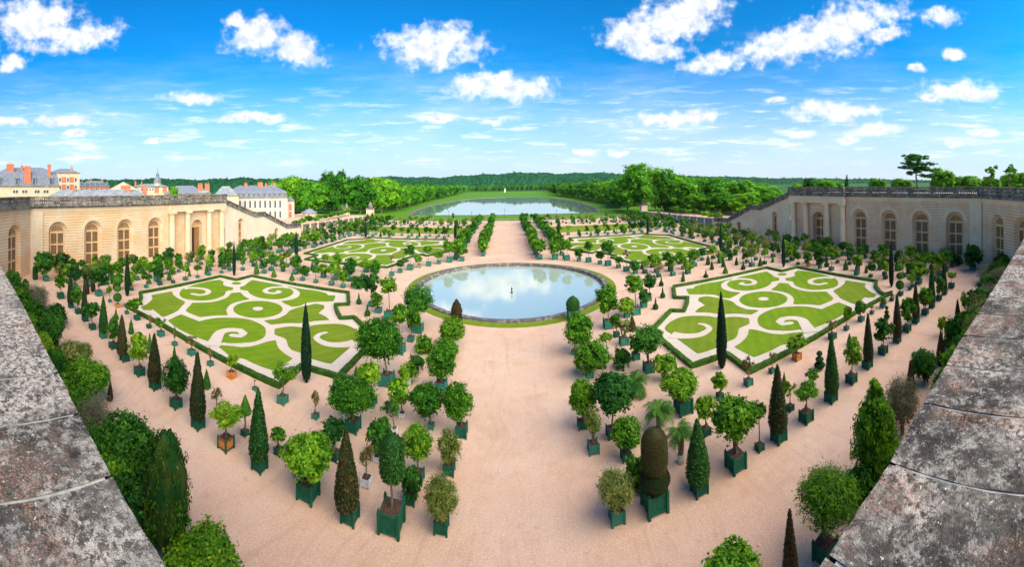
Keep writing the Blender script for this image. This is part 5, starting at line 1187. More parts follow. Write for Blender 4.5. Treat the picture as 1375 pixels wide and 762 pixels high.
    # low fence wall toward the gate piers
    fw=thing('fence_wall','low wall with '+('grey' if sg<0 else 'blue grey')+' panels between pale posts, running to the '+side+' gate pier','fence',(0,0,0))
    f=lambda s:4.3+(1.9-4.3)*(s-104)/(178-104)
    Tf=lambda s,d,z:(sg*(70+(s-104)*.04-d),s,z)
    MB().add([(104,0,0),(178,0,0),(178,0,f(178)-.3),(104,0,f(104)-.3)],[(0,1,2,3)]).xform(Tf).build('panels',M['bluefence' if sg>0 else 'coping'],fw,fix=False)
    q=MB().add([(104,-.3,f(104)-.3),(178,-.3,f(178)-.3),(178,.3,f(178)-.3),(104,.3,f(104)-.3),(104,-.3,f(104)),(178,-.3,f(178)),(178,.3,f(178)),(104,.3,f(104))],[(0,1,2,3),(4,5,6,7),(0,1,5,4),(1,2,6,5),(2,3,7,6),(3,0,4,7)]); q.xform(Tf).build('coping',sm,fw)
    for i in range(13):
        s=105+i*6; MB().box(s-.4,s+.4,-.35,.35,0,f(s)+.15).xform(Tf).build('post',sm,fw)
    # raised walk behind the fence
    sheet('side_walk',[(sg*71,96),(sg*74,178),(sg*118,178),(sg*118,96)][::-1 if sg>0 else 1],1.6,M['gravel'])
    # gate piers with carved trophies
    for k,(px_,py_,s_,w_) in enumerate(((74,180,1.0,'in front of the meadow'),(93,189,.85,'standing farther back by the big trees'))):
        g=thing('gate_pier','pale '+side+' gate pier topped by a carved group, '+w_,'gate pier',(sg*px_,py_,0),0,'gate piers')
        z=s_
        MB().box(-1.7*z,1.7*z,-1.7*z,1.7*z,0,5.0*z).box(-1.9*z,1.9*z,-1.9*z,1.9*z,0,.8*z).build('shaft',sm,g)
        MB().box(-2.1*z,2.1*z,-2.1*z,2.1*z,5.0*z,5.35*z).box(-1.8*z,1.8*z,-1.8*z,1.8*z,5.35*z,5.7*z).build('cap',M['coping'],g)
        tr_=MB().lathe([(1.3*z,5.7*z),(1.5*z,6.2*z),(1.0*z,6.9*z),(1.15*z,7.4*z),(.6*z,7.9*z),(.75*z,8.3*z),(.35*z,8.8*z),(.1*z,9.2*z)],9)
        rgt=random.Random(k); tr_.v=[(x+rgt.uniform(-.2,.2),y+rgt.uniform(-.2,.2),zz) for x,y,zz in tr_.v]; tr_.build('carved_group',M['coping'],g,smooth=True)
# terrace behind the galleries
for sg in (-1,1):
    MB().box(72.3,92,-8,67,0,13.6).xform(lambda x,y,z:(sg*x,y,z)).build('terrace',M['gravel'],kind='structure')
# end railing
er=thing('end_railing','long low grey stone railing at the far end of the central path','railing',(0,0,0))
MB().box(-71,71,168.6,169.1,.75,.95).build('top_rail',M['coping'],er); MB().box(-71,71,168.6,169.1,-.02,.2).build('foot_rail',M['coping'],er)
for i in range(29): MB().box(-70+i*5-.2,-70+i*5+.2,168.62,169.08,.2,.75).build('post',M['coping'],er)
# central stone ledge under the camera
edge=[(-60,.95),(-8,.945),(-5.72,.94),(-4.3,.9),(-3.6,.89),(-3.15,.868),(-2.6,.85),(-2.06,.845),(-.9,.88),(.29,.911),(.96,.912),(1.34,.926),(2.42,.94),(4.5,.90),(8.6,.842),(60,.84)]
def ey(x):
    for (a,ya),(b,yb) in zip(edge,edge[1:]):
        if x<=b: return ya+(yb-ya)*(x-a)/(b-a)
    return edge[-1][1]
led=thing('stone_parapet','broad lichen spotted grey stone parapet seen in both lower corners','parapet',(0,0,0))
js=sorted([-2.61-.58*k for k in range(11)]+[-2.03+.6*k for k in range(4)]+[.35,.93,1.5,2.05,2.65,3.25,3.85,4.5,5.1,5.8,6.5,7.2,8,9,10]+[-10,-12,-15,-20,-30,-58,12,15,20,30,58])
rgl=random.Random(3)
for a,b in zip(js,js[1:]):
    n=max(1,int((b-a)/.06)) if abs(a)<10 else 2; vs=[];fs=[]
    dz=rgl.uniform(-.0015,.0015); tl=0
    ny=22
    a+=.009;b-=.009
    for i in range(n+1):
        x=a+(b-a)*i/n
        for j in range(ny+1):
            e=ey(x)+ (rgl.uniform(-.004,.004))
            y=-.7+(e+.7)*j/ny; z=15.4+dz+tl*i/n+rgl.uniform(-.003,.003)
            if i in (0,n): z-=.002
            if j==ny: z-=.005
            vs.append((x,y,z))
    for i in range(n):
        for j in range(ny): o=i*(ny+1)+j; fs.append((o,o+ny+1,o+ny+2,o+1))
    # front and bottom faces
    o=len(vs)
    for i in range(n+1):
        x=a+(b-a)*i/n; vs.append((x,ey(x)+.004,15.12))
    for i in range(n): fs.append((i*(ny+1)+ny,(i+1)*(ny+1)+ny,o+i+1,o+i))
    MB().add(vs,fs).build('slab',M['ledge'],led,fix=False)
q=MB(); ribbon(q,[(x*.25,ey(x*.25)-.40) for x in range(-60,61)],.72,.72,15.0,15.3915); q.build('mortar_bed',M['mortar'],led,fix=False)
cw=MB().box(-58,58,-6,.55,0,15.0).build('central_block',M['stoneL']); cw['label']='central gallery block hidden below the stone parapet';cw['category']='building'
# ------------------------------------------------------------------ lake, far trees, hills
lk=[(-58,200),(-64.6,243),(-68,299),(-58.5,405),(-39.5,470.5),(-20,490),(.7,500),(30,480),(53,447),(64,400),(67.9,313.5),(61.5,232.4),(54,200)]
sheet('lake',lk,.02,M['lake'])
q=MB(); ribbon(q,line_pts(lk,True,8),1.6,1.6,-.02,.35,True); lr=q.build('lake_edge',M['rim'],kind='structure',fix=False)
def poly_in(x,y,P):
    c=False; n=len(P)
    for i in range(n):
        (x1,y1),(x2,y2)=P[i],P[i-1]
        if (y1>y)!=(y2>y) and x<(x2-x1)*(y-y1)/(y2-y1)+x1: c=not c
    return c
def bigcrown(var,q,mat,shape='oak'):
    def mk():
        rg=random.Random(var*11+q); n={2:(14000,.04),1:(9500,.048),0:(1500,.11)}[q]
        if shape=='oak':
            bl=[(0,0,.05,.72,.72,.72)]
            for i in range(11):
                a=2*PI*i/11*2.6; e=-.7+1.7*(i/10); s=rg.uniform(.30,.46); k=.62
                bl.append((k*math.cos(a)*math.cos(e),k*math.sin(a)*math.cos(e),k*math.sin(e)+.05,s,s,s*.9))
        elif shape=='cedar':
            bl=[(.15,.2,.6,.45,.4,.13),(-.2,-.1,.05,.5,.4,.12),(.05,0,.3,.5,.45,.12),(-.1,0,.75,.55,.5,.14),(.25,.1,.85,.4,.4,.12),(-.45,0,.35,.5,.45,.12),(.35,-.1,.45,.45,.4,.13),(0,.1,.12,.55,.5,.12),(-.75,.05,-.05,.38,.34,.09),(.6,0,.15,.34,.3,.1),(-.55,0,-.38,.5,.4,.12),(.1,0,-.2,.4,.4,.14)]
        elif shape=='airy':
            bl=[(rg.uniform(-.6,.6),rg.uniform(-.5,.5),rg.uniform(-.5,.9),rg.uniform(.16,.3),.25,.2) for _ in range(11)]
        elif shape=='conifer':
            bl=[(0,0,-.8+.2*i,.62-.06*i,.62-.06*i,.16) for i in range(9)]
        return leafmesh('crown_leaves',bl,n[0] if shape=='oak' else n[0]//2,n[1]*(1 if shape=='oak' else 1.25),var*5+q,M[mat],spread=.13,per=30,core=.66 if shape=='oak' else .35)
    return cached(('big',var,q,mat,shape),mk)
def tree(X,Y,top,w,lab,group=None,var=0,q=1,mat='farleaf',shape='oak',z0=0,low=.12,name='broadleaf_tree'):
    root=thing(name,lab,'tree',(X,Y,z0),0,group); H=top-z0; low=low if low>.2 else -.02; w=w*(1.12 if shape=='oak' else 1.0); cb=H*low; h=(H-cb)/2
    put('crown',bigcrown(var,q,mat,shape),root,(0,0,cb+h),var*1.7,(w,w,h*1.0))
    put('trunk',cached('bigtrunk',lambda:MB().tube([(0,0,0),(.02,0,.3),(0,.03,.6),(.05,0,1)],[.05,.036,.03,.015],8).mesh('trunk',M['bark'])),root,(0,0,0),0,(H*.6,H*.6,H*.8))
    return root
BL=[(-136,193,26.0,15,'pale green rounded tree right behind the white slate roofed building'),(-116,188,22.6,11,'green tree second from the slate roofed building in the left clump'),(-108,205,30,13.5,'tallest pointed tree of the clump on the left'),
(-93,209,25.3,13,'broad tree right of the tallest tree in the left clump'),(-82,219,25,12.6,'broad yellow green tree at the meadow end of the left clump'),(-79,244,20.5,9,'smaller tree where the left clump meets the lake avenue'),
(-150,225,24,14,'tree at the back left of the left clump'),(-126,232,25,13,'tree standing behind the middle of the left clump'),(-104,250,23,12,'tree standing deep behind the left clump')]
for i,(x,y,t,w,l) in enumerate(BL): tree(x,y,t,w,l,'large trees left of the lake',i%3,1,'farleaf2' if i in(0,4,5) else 'farleaf',low=.05)
BR=[(77,189,30.0,13.9,'tallest dark green tree right of the lake'),(87,179,27,9.5,'tall tree with an open airy top right of the tallest one'),(94,165,22.0,12.2,'broad green tree in the middle of the right clump'),
(106,155,20.6,11.5,'broad tree behind the white kiosk roof on the right'),(118,149,19.4,12.5,'bright rounded tree above the right ramp'),(130,143,16.6,10.5,'low bright tree at the right end of the right clump'),
(76,211,20.6,7.6,'narrow tree left of the tallest right tree toward the avenue'),(96,190,24,12,'tree behind the airy topped tree on the right'),(115,176,21,12,'tree in the back of the right clump'),
(140,160,17,12,'tree far right behind the right clump')]
for i,(x,y,t,w,l) in enumerate(BR): tree(x,y,t,w,l,'large trees right of the lake',(i+1)%3,1,'farleaf2' if i in(4,5,9) else 'farleaf',low=.04)
BB=[(93,152,12.4,8.5,'low clipped round tree left of the kiosk roof'),(100,141,12.7,9.3,'low clipped round tree second in front of the right clump'),(106,128,13.1,10.0,'low clipped bright tree third in front of the right clump'),
(111,116,12.6,7.5,'low clipped tree nearest the top of the right ramp'),(103,138,9.5,6,'small round tree tucked below the clipped trees on the right')]
for i,(x,y,t,w,l) in enumerate(BB): tree(x,y,t,w,l,'clipped trees behind the right fence',i%3,1,'farleaf' if i%2 else 'farleaf2',z0=1.6,low=.03)
# avenues beside the lake and the line across its far end
rg=random.Random(21)
def avenue(P,n,side,h0,h1,w0,w1,tag,lb):
    for i in range(n):
        t=i/(n-1); t2=t**1.25; L=t2*(len(P)-1); k=min(int(L),len(P)-2); f=L-k
        x=P[k][0]*(1-f)+P[k+1][0]*f+rg.uniform(-2,2); y=P[k][1]*(1-f)+P[k+1][1]*f
        h=(h0+(h1-h0)*t)*rg.uniform(.93,1.06); w=(w0+(w1-w0)*t)*rg.uniform(.9,1.1)
        tree(x,y,h,w,lb%ordn(i+1),tag,i%3,0 if y>330 else 1,rg.choice(['farleaf','farleaf2','farleaf']),low=.1)
avenue([(-84,262),(-93,420),(-98,656),(-118,985)],34,'left',19,21,8,12,'avenue trees left of the lake','rounded avenue tree left of the lake, %s from the near end')
avenue([(-104,270),(-112,430),(-118,656),(-138,985)],22,'left',20,22,9,13,'second avenue row left of the lake','avenue tree in the back row left of the lake, %s from the near end')
avenue([(80,232),(90,265),(92,420),(86,569),(120,985)],36,'right',20,21,8,12,'avenue trees right of the lake','rounded avenue tree right of the lake, %s from the near end')
avenue([(100,245),(110,430),(105,600),(140,985)],22,'right',21,22,9,13,'second avenue row right of the lake','avenue tree in the back row right of the lake, %s from the near end')
for i in range(30):
    x=-125+i*8.6; tree(x,1002+rg.uniform(-4,4),(18.5 if x<5 else 19.5)*rg.uniform(.96,1.04),6.5,'tree in the clipped line across the far end of the lake, %s from the left'%ordn(i+1),'tree line across the far end of the lake',i%3,0,'farleaf',low=.03)
# potted oleanders along the side walks
for sg,side in ((-1,'left'),(1,'right')):
    for i in range(12):
        y=112+i*5.6; x=sg*(77+i*.7)
        tree(x,y,1.6+rg.uniform(3.0,4.4),rg.uniform(1.7,2.3),'bushy small tree on the raised walk behind the '+side+' fence, %s from the near end'%ordn(i+1),'small trees behind the %s fence'%side,i%3,0,'farleaf2' if i%3 else 'yellowgreen',z0=1.6,low=.3,name='walk_tree')
# trees showing above the right gallery
for x,y,t,w,l,sh,mt,z0 in [(100,42,25.4,6.6,'large dark cedar with flat layers above the right gallery','cedar','darkleaf',12),(108,36,21.4,4.2,'bright green tree right beside the cedar','oak','farleaf2',12),(115,31,18.8,5.4,'low bright bush mass right of the cedar','oak','farleaf2',12),
 (99,84,18.8,3.0,'dark round tree above the right portico','oak','darkleaf',11),(107,73,19.9,2.0,'small dark conifer above the right portico','conifer','darkleaf',12),(97,18,21.4,2.5,'thin young tree above the right end of the gallery','airy','farleaf',13),
 (98,13,22,3.3,'airy young tree at the right edge of the photo','airy','farleaf',13),(121,30,18.7,4.5,'pale bushy tree between the cedar and the young trees','oak','farleaf2',13),(122,68,18.3,3.8,'bushy green tree left of the cedar','oak','farleaf',12),
 (126,60,17.8,3.8,'low hazy tree just left of the cedar','oak','farleaf',12),(109,12,19.6,5.2,'bright bushy tree at the right border of the photo','oak','farleaf2',13),(110,85,18.2,4.6,'green tree right of the dark round tree above the portico','oak','farleaf',11),
 (126,44,17.6,3.2,'low tree right behind the cedar trunk','oak','darkleaf',12),(118,22,18.3,3.5,'low bush below the thin young tree','oak','farleaf2',13),(112,52,18,3.5,'low green tree under the left branches of the cedar','oak','farleaf2',12),
 (130,95,17.8,5,'hazy tree between the portico trees','oak','farleaf',10),(118,105,16.5,5,'green tree where the ramp balustrade meets the right portico','oak','farleaf2',8),(140,120,16,8,'hazy tree behind the right ramp','oak','farleaf',6)]:
    tree(x,y,t,w,l,None,{'oak':0}.get(sh,1)+(int(x)%2),1,mt,sh,z0-9 if False else z0,low=.25 if sh in('cedar','airy') else .02)
tree(-98,70,18.4,1.5,'small bright green tree above the left balustrade','',1,1,'farleaf2','oak',12,.02)
# forested hills : rough ridge of crowns
def ridge(name,az0,az1,r,prof,depth,mat,seed,step=7,rows=9,zb=-2,label=None):
    rg=random.Random(seed); rng=np.random.default_rng(seed)
    n=int((az1-az0)*r/step); V=[];Q=[];A=[]
    def hz(az):
        for (a,h),(b,k) in zip(prof,prof[1:]):
            if az<=b: t=(az-a)/(b-a); t=t*t*(3-2*t); return h+(k-h)*t
        return prof[-1][1]
    ph=[rg.uniform(0,6.28) for _ in range(6)]
    for i in range(n+1):
        az=az0+(az1-az0)*i/n
        und=1+.035*math.sin(az*31+ph[0])+.03*math.sin(az*73+ph[1])
        for j in range(rows+1):
            t=j/rows; rr=r+depth*t; z=zb+(hz(az)*und-zb)*(t**.75)
            bump=rg.uniform(-.5,.5)*step*.9 if j else 0
            V.append((CAMX+rr*math.sin(az)+rg.uniform(-2,2),rr*math.cos(az),z+bump*(.6 if t<1 else 1.0)))
    for i in range(n):
        for j in range(rows): o=i*(rows+1)+j; Q.append((o,o+rows+1,o+rows+2,o+1)); 
    A=rng.uniform(0,1,len(Q))
    me=mesh_from(name,np.array(V),np.array(Q),A,M[mat])
    # crowns scattered over the slope so the skyline is uneven
    m=n*rows//2; pts=np.array(V)[rng.integers(0,len(V),m)]
    up=rand_unit(rng,m)+np.array([0,0,.6]); t=np.cross(up,rand_unit(rng,m)); t/=np.linalg.norm(t,axis=1)[:,None]; u=np.cross(up,t); u/=np.linalg.norm(u,axis=1)[:,None]; s=rng.uniform(.4,.8,(m,1))*step
    pts[:,2]+=rng.uniform(-.2,.5,m)*step
    VV=np.stack([pts-t*s,pts-u*s,pts+t*s,pts+u*s],axis=1).reshape(-1,3)
    me2=mesh_from(name+'_crowns',VV,np.arange(4*m).reshape(-1,4),rng.uniform(.1,1,m),M[mat])
    o=put('hills',me,kind='structure'); c=put('distant_forest',me2,label=label,cat='forest',kind='stuff')
ridge('hills_left',-1.36,-.42,1480,[(-1.36,64),(-1.2,66),(-1.0,68),(-.83,65),(-.74,70),(-.63,66),(-.53,55),(-.42,55)],260,'hill',1,label='dark wooded hill behind the town on the left')
ridge('hills_middle',-.5,.75,1800,[(-.5,50),(-.40,60),(-.348,82),(-.25,79),(-.17,73),(-.10,84),(-.05,93),(.03,95),(.17,91),(.32,84),(.47,66),(.75,45)],380,'hill',2,label='dark wooded hill beyond the far end of the lake')
ridge('hills_right',.45,1.5,2300,[(.45,62),(.77,47),(.9,43),(1.0,33),(1.2,18),(1.5,12)],500,'hill',3,step=10,label='low hazy wooded hill on the right horizon')
# statue at the end of the lake
mb=MB().box(-2,2,-1,1,0,3).lathe([(1.2,3),(1.6,4.5),(1.1,6.5),(1.5,8),(.7,9.5),(.3,10.4)],10); o=mb.build('statue',M['marble'],loc=(-1.7,913,0)); o['label']='tiny white statue on the lawn at the far end of the lake';o['category']='statue'
# thin poles along the road
for k,(x,y,h) in enumerate([(-1.3,176,4.6),(-18,176,3.5),(-30,178,4),(25,176,3.8),(33,177,3.8),(41,178,3.6),(49,178,3.6)]):
    p=thing('lamp_post','thin dark road post beyond the end railing, %s from the left'%ordn([2,1,0,3,4,5,6][k]+1),'post',(x,y,0),0,'road posts beyond the end railing')
    MB().lathe([(.14,0),(.1,.4),(.06,.6),(.05,h)],6).build('pole',M['iron'],p); MB().lathe([(.05,h),(.18,h+.15),(.2,h+.4),(.05,h+.55)],6).build('lantern',M['iron'],p)
for k,(x,y) in enumerate([(7.5,178),(10,179),(12.5,177.5),(-28,180)]):
    o=put('road_bush',crown('round',k%3,0,'darkleaf'),None,(x,y,1.7),0,(.9,.9,1.3),'dark little bush by the road %s'%['left of the two over the path end','in the middle over the path end','right of the two over the path end','alone before the left lake shore'][k],'bush')
# ------------------------------------------------------------------ town on the left
def house(name,lab,cx,cy,az,w,d,z0,zw,zr,wall,roof,windows=(),dormers=0,chim=(),zbreak=None,cat='house',trim=None,group=None):
    """local frame: x along the facade, y away from the camera"""
    root=thing(name,lab,cat,(cx,cy,0),-az,group)
    MB().box(-w/2,w/2,0,d,z0,zw).build('wall',M[wall],root)
    MB().box(-w/2-.3,w/2+.3,-.35,d+.3,zw,zw+.35).build('cornice',M['coping' if trim is None else trim],root)
    q=MB(); zb=zbreak or zr; i1=.9 if zbreak else 0
    def tier(x0,x1,y0,y1,za,X0,X1,Y0,Y1,zb_): q.add([(x0,y0,za),(x1,y0,za),(x1,y1,za),(x0,y1,za),(X0,Y0,zb_),(X1,Y0,zb_),(X1,Y1,zb_),(X0,Y1,zb_)],[(4,5,6,7),(0,1,5,4),(1,2,6,5),(2,3,7,6),(3,0,4,7)])
    if zbreak: tier(-w/2,w/2,0,d,zw+.35,-w/2+i1,w/2-i1,i1,d-i1,zbreak)
    s=i1; h=d/2-.2
    tier(-w/2+s,w/2-s,s,d-s,zb if zbreak else zw+.35,-w/2+min(h,w/2-.5),w/2-min(h,w/2-.5),h,d-h,zr)
    q.build('roof',M[roof],root)
    for (wx,wz,ww,wh,mat) in windows:
        f=MB().box(wx-ww/2-.12,wx+ww/2+.12,-.06,.02,wz-.12,wz+wh+.12).build('window' if mat!='brick' else 'brick_panel',M[mat],root)
        if mat!='brick': MB().box(wx-ww/2,wx+ww/2,-.1,-.03,wz,wz+wh).build('pane',M['glass'],f)
    for i in range(dormers):
        x=-w/2+(i+.5)*w/dormers; zd=zw+.7; hd=(zb-zw)*.55
        f=MB().box(x-.7,x+.7,-.05,1.6,zd,zd+hd).add([(x-.85,-.15,zd+hd),(x+.85,-.15,zd+hd),(x+.85,1.6,zd+hd),(x-.85,1.6,zd+hd),(x,-.15,zd+hd+.5),(x,1.6,zd+hd+.5)],[(0,1,4),(3,5,2),(0,4,5,3),(1,2,5,4)]).build('dormer',M['zinc'],root)
        MB().box(x-.42,x+.42,-.1,-.04,zd+.25,zd+hd-.2).build('pane',M['glass'],f)
    for x,y,cw_,h0,h1 in chim:
        c=MB().box(x-cw_/2,x+cw_/2,y-.5,y+.5,h0,h1-.5).box(x-cw_/2-.1,x+cw_/2+.1,y-.6,y+.6,h1-.5,h1-.25).build('chimney',M['brick'],root)
        for k in range(max(1,int(cw_/.6))): MB().lathe([(.17,h1-.25),(.13,h1+.35)],6,(x-cw_/2+.3+k*.6,y)).build('pot',M['brick'],c)
    return root
house('mansard_house','cream house with grey mansard roof, dormers and tall red chimneys at the far left',-123.3,24.8,-1.371,24.5,12,0,18.0,25.2,'cream','slate',
  [(x+dx,15.7,.8,1.1,'frame') for x in (-3.5,-.2,4.2,7.4) for dx in (-.5,.5)],4,[(-5.5,3,2.8,22,26.4),(-1.2,4,.9,22,26),(.8,.6,2.4,19,25.3),(8.6,1.2,1.2,18,26.0)],22.5)
house('brick_and_cream_house','four storey house of cream stone with red brick panels on the left',-153.1,49.0,-1.259,14.0,10,0,24.4,26.8,'cream','slate',
  [(x,z,.9,1.7,'frame') for x in (-5.6,-2.0,1.6,5.2) for z in (20.6,17.2)]+[(x,z,1.9,2.3,'brick') for x in (-3.8,-.2,3.4) for z in (20.3,16.9)],0,[(3.5,3,1.0,25,27.6)])
house('long_brick_house','low brick house with a row of white dormers behind the left balustrade',-185.3,77.3,-1.174,17.5,9,0,18.5,21.9,'brick','slate',
  [(x,16.3,1.0,1.6,'cream') for x in (-7,-4.2,-1.4,1.4,4.2,7)],6,[(-2,4,1.2,21,22.8),(4.5,4,1.2,21,22.6)])
g=thing('gabled_hall','pale hall with a broad triangular gable behind the left balustrade','house',(-169.4,87.7,0),1.091)
MB().add([(-8,0,0),(8,0,0),(8,0,17.0),(0,0,21.2),(-8,0,17.0),(-8,16,0),(8,16,0),(8,16,17),(0,16,21.2),(-8,16,17)],[(0,1,2,3,4),(5,9,8,7,6),(0,4,9,5),(1,6,7,2)]).build('wall',M['pinkish'],g)
MB().add([(-8.4,-.3,17.0),(0,-.3,21.5),(8.4,-.3,17.0),(-8.4,16,17.0),(0,16,21.5),(8.4,16,17.0)],[(0,1,4,3),(1,2,5,4)]).build('roof',M['zinc'],g,fix=False)
MB().box(-1.3,1.3,-.5,.8,15.5,19.0).build('chimney',M['brick'],g)
t=house('turret_house','brick and cream house carrying a slate dome with a thin spire on the left',-170.6,105.8,-1.014,20.5,10,0,18.2,20.2,'cream','zinc',
  [(x,16.2,.8,1.4,'frame') for x in (-5,-3.4,-1.8,-.2,1.4)]+[(x,14.9,2.2,3.0,'brick') for x in (3.6,8.2)],0,[(-8.6,2,.9,19,21.6),(-5.0,2,.7,19,21.4)])
c=MB().lathe([(2.0,19.2),(2.0,20.6),(2.4,20.7)],12,(4.2,4)).build('turret',M['cream'],t)
MB().lathe([(2.4,20.7),(2.2,22.2),(1.4,23.8),(.9,24.4),(.9,25.2),(1.1,25.3),(.5,26.2),(.2,27.0),(.06,29.6)],12,(4.2,4)).build('dome',M['slate'],c,smooth=False)
house('slate_roof_range','long low grey slate roof just behind the left balustrade',-93.5,40,-1.172,30,8,13.6,14.4,16.9,'cream','zinc',(),0,[(-7,3,1.0,14,17.8),(9,3,1.4,14,18.2),(14,3,1.3,14,18.1)])
house('long_slate_hall','long hall with a wide blue slate roof left of the portico',-135.6,103.6,-.916,20,12,0,14.4,18.7,'cream','slate',())
house('pink_chimney_block','block with two broad pinkish chimneys above the left portico',-114.6,97.7,-.861,6,5,0,15,17.2,'cream','zinc',(),0,[(-1.5,1.5,2.0,15,19.3),(1.5,1.5,2.0,15,19.3)])
house('flat_slate_house','wide grey roof at the end of the left portico balustrade',-119.8,116,-.805,12,9,0,13.5,18.3,'cream','zinc',())
xs=[-13.5+i*2.55 for i in range(11)]
house('white_mansard_building','large pinkish white building with a dormered slate mansard beyond the left ramp',-116.9,134.9,-.710,31.5,14,0,12.2,18.7,'pinkish','slate',
  [(x,7.2,1.0,3.6,'frame') for x in xs]+[(x,2.0,1.0,3.4,'frame') for x in xs],12,[(-5.5,5,1.6,16,20),(2.0,5,2.6,16,20.2),(5.0,5,1.0,16,19.8),(9.5,6,1.6,16,20)],15.6)
house('red_brick_annex','narrow pink and red annex at the right end of the white mansard building',-107.2,150.8,-.618,4.2,6,0,10.3,12.4,'pinkish','slate',[(0,5.5,1.2,3,'brick'),(0,1.5,1.2,3,'brick')])
for sg,side,x,y,z in ((-1,'left',-101.8,160.9,3.6),(1,'right',101,150,4.4)):
    k=thing('kiosk','small kiosk with a grey pointed roof in front of the %s clump of trees'%side,'kiosk',(x,y,0))
    MB().lathe([(3.6,0),(3.6,z)],8).build('wall',M['pinkish'],k); MB().lathe([(4.6,z),(4.4,z+.3),(1.5,z+1.8),(.3,z+2.3),(.1,z+3.2)],8).build('roof',M['zinc'],k)
CLOUDS=[
(-1.3369,0.4813,0.1609,0.0930,0.00),
(-1.2298,0.4381,0.1609,0.0538,0.10),
(-1.4053,0.3650,0.0506,0.0343,0.00),
(-1.1656,0.4487,0.0827,0.0392,-0.10),
(-0.7056,0.4392,0.1103,0.0636,0.10),
(-0.5990,0.4016,0.1195,0.0587,-0.15),
(-0.7587,0.4785,0.0506,0.0294,0.00),
(-0.2040,0.4028,0.1838,0.0734,0.00),
(-0.1717,0.4280,0.1149,0.0538,0.00),
(0.0075,0.2801,0.1838,0.0489,0.00),
(-0.0776,0.2941,0.0781,0.0392,0.00),
(-0.0348,0.3084,0.0919,0.0343,0.00),
(0.5102,0.4803,0.1838,0.0930,0.35),
(0.3820,0.4295,0.1379,0.0538,-0.10),
(0.4345,0.3797,0.1287,0.0343,-0.10),
(0.9658,0.4354,0.2068,0.0881,0.25),
(0.8169,0.3952,0.2068,0.0636,0.20),
(0.6040,0.3432,0.1379,0.0343,0.15),
(1.0927,0.4192,0.0689,0.0294,0.00),
(1.2540,0.4660,0.0689,0.0318,0.00),
(1.2871,0.3625,0.0414,0.0196,0.00),
(1.2927,0.2548,0.1425,0.0440,-0.05),
(1.3245,0.2482,0.1149,0.0294,0.00),
(0.9378,0.1989,0.1563,0.0367,-0.05),
(0.5382,0.1934,0.0827,0.0343,0.00),
(0.4487,0.1820,0.1195,0.0245,0.00),
(-0.8842,0.2626,0.1011,0.0220,0.00),
(-0.7182,0.1993,0.1287,0.0220,0.00),
(-0.1854,0.1933,0.0620,0.0220,0.00),
(-0.0365,0.1848,0.0552,0.0147,0.00),
(1.0583,0.1446,0.1011,0.0220,0.10),
(0.8457,0.1384,0.0643,0.0147,0.00),
(0.7789,0.2347,0.0414,0.0147,0.00),
(0.9836,0.1199,0.0506,0.0147,0.00),
(1.3768,0.1335,0.0689,0.0171,0.00),
(-1.2622,0.2020,0.1057,0.0196,0.00),
(-1.2303,0.1699,0.0506,0.0122,0.00),
(1.1808,0.3233,0.0322,0.0147,0.00),
(1.2077,0.2364,0.0368,0.0122,0.00),
(-1.4222,0.1913,0.0781,0.0196,0.00),
(0.2177,0.0938,0.0552,0.0122,0.00),
(0.3283,0.0880,0.0368,0.0122,0.00),
(-1.0065,0.1371,0.0368,0.0122,0.00),
(1.2853,0.1023,0.0460,0.0147,0.00),
]
# ------------------------------------------------------------------ sky, sun, camera
SUN_EL=math.radians(36); SUN_AZ=math.radians(140)  # azimuth clockwise from +Y
w=bpy.data.worlds.new('World'); scene.world=w; w.use_nodes=True; nt=w.node_tree
for n in list(nt.nodes): nt.nodes.remove(n)
N=NT(nt); out=N.n('ShaderNodeOutputWorld'); bg=N.n('ShaderNodeBackground'); bg.inputs['Strength'].default_value=.084
sky=N.n('ShaderNodeTexSky',sky_type='NISHITA'); sky.sun_disc=False; sky.sun_elevation=SUN_EL; sky.sun_rotation=SUN_AZ; sky.air_density=1.0; sky.dust_density=1.2; sky.ozone_density=2.5
hs=N.n('ShaderNodeHueSaturation'); hs.inputs['Saturation'].default_value=1.35; hs.inputs['Value'].default_value=1.0; N.l(sky.outputs[0],hs.inputs['Color'])
d=N.n('ShaderNodeTexCoord').outputs['Generated']; sp=N.n('ShaderNodeSeparateXYZ'); N.l(d,sp.inputs[0]); X,Y,Z=sp.outputs
U=N.math('ARCTAN2',X,Y); R=N.math('SQRT',N.math('ADD',N.math('MULTIPLY',X,X),N.math('MULTIPLY',Y,Y))); Vv=N.math('DIVIDE',Z,N.math('MAXIMUM',R,.02))
uv=N.n('ShaderNodeCombineXYZ'); N.l(U,uv.inputs[0]); N.l(Vv,uv.inputs[1])
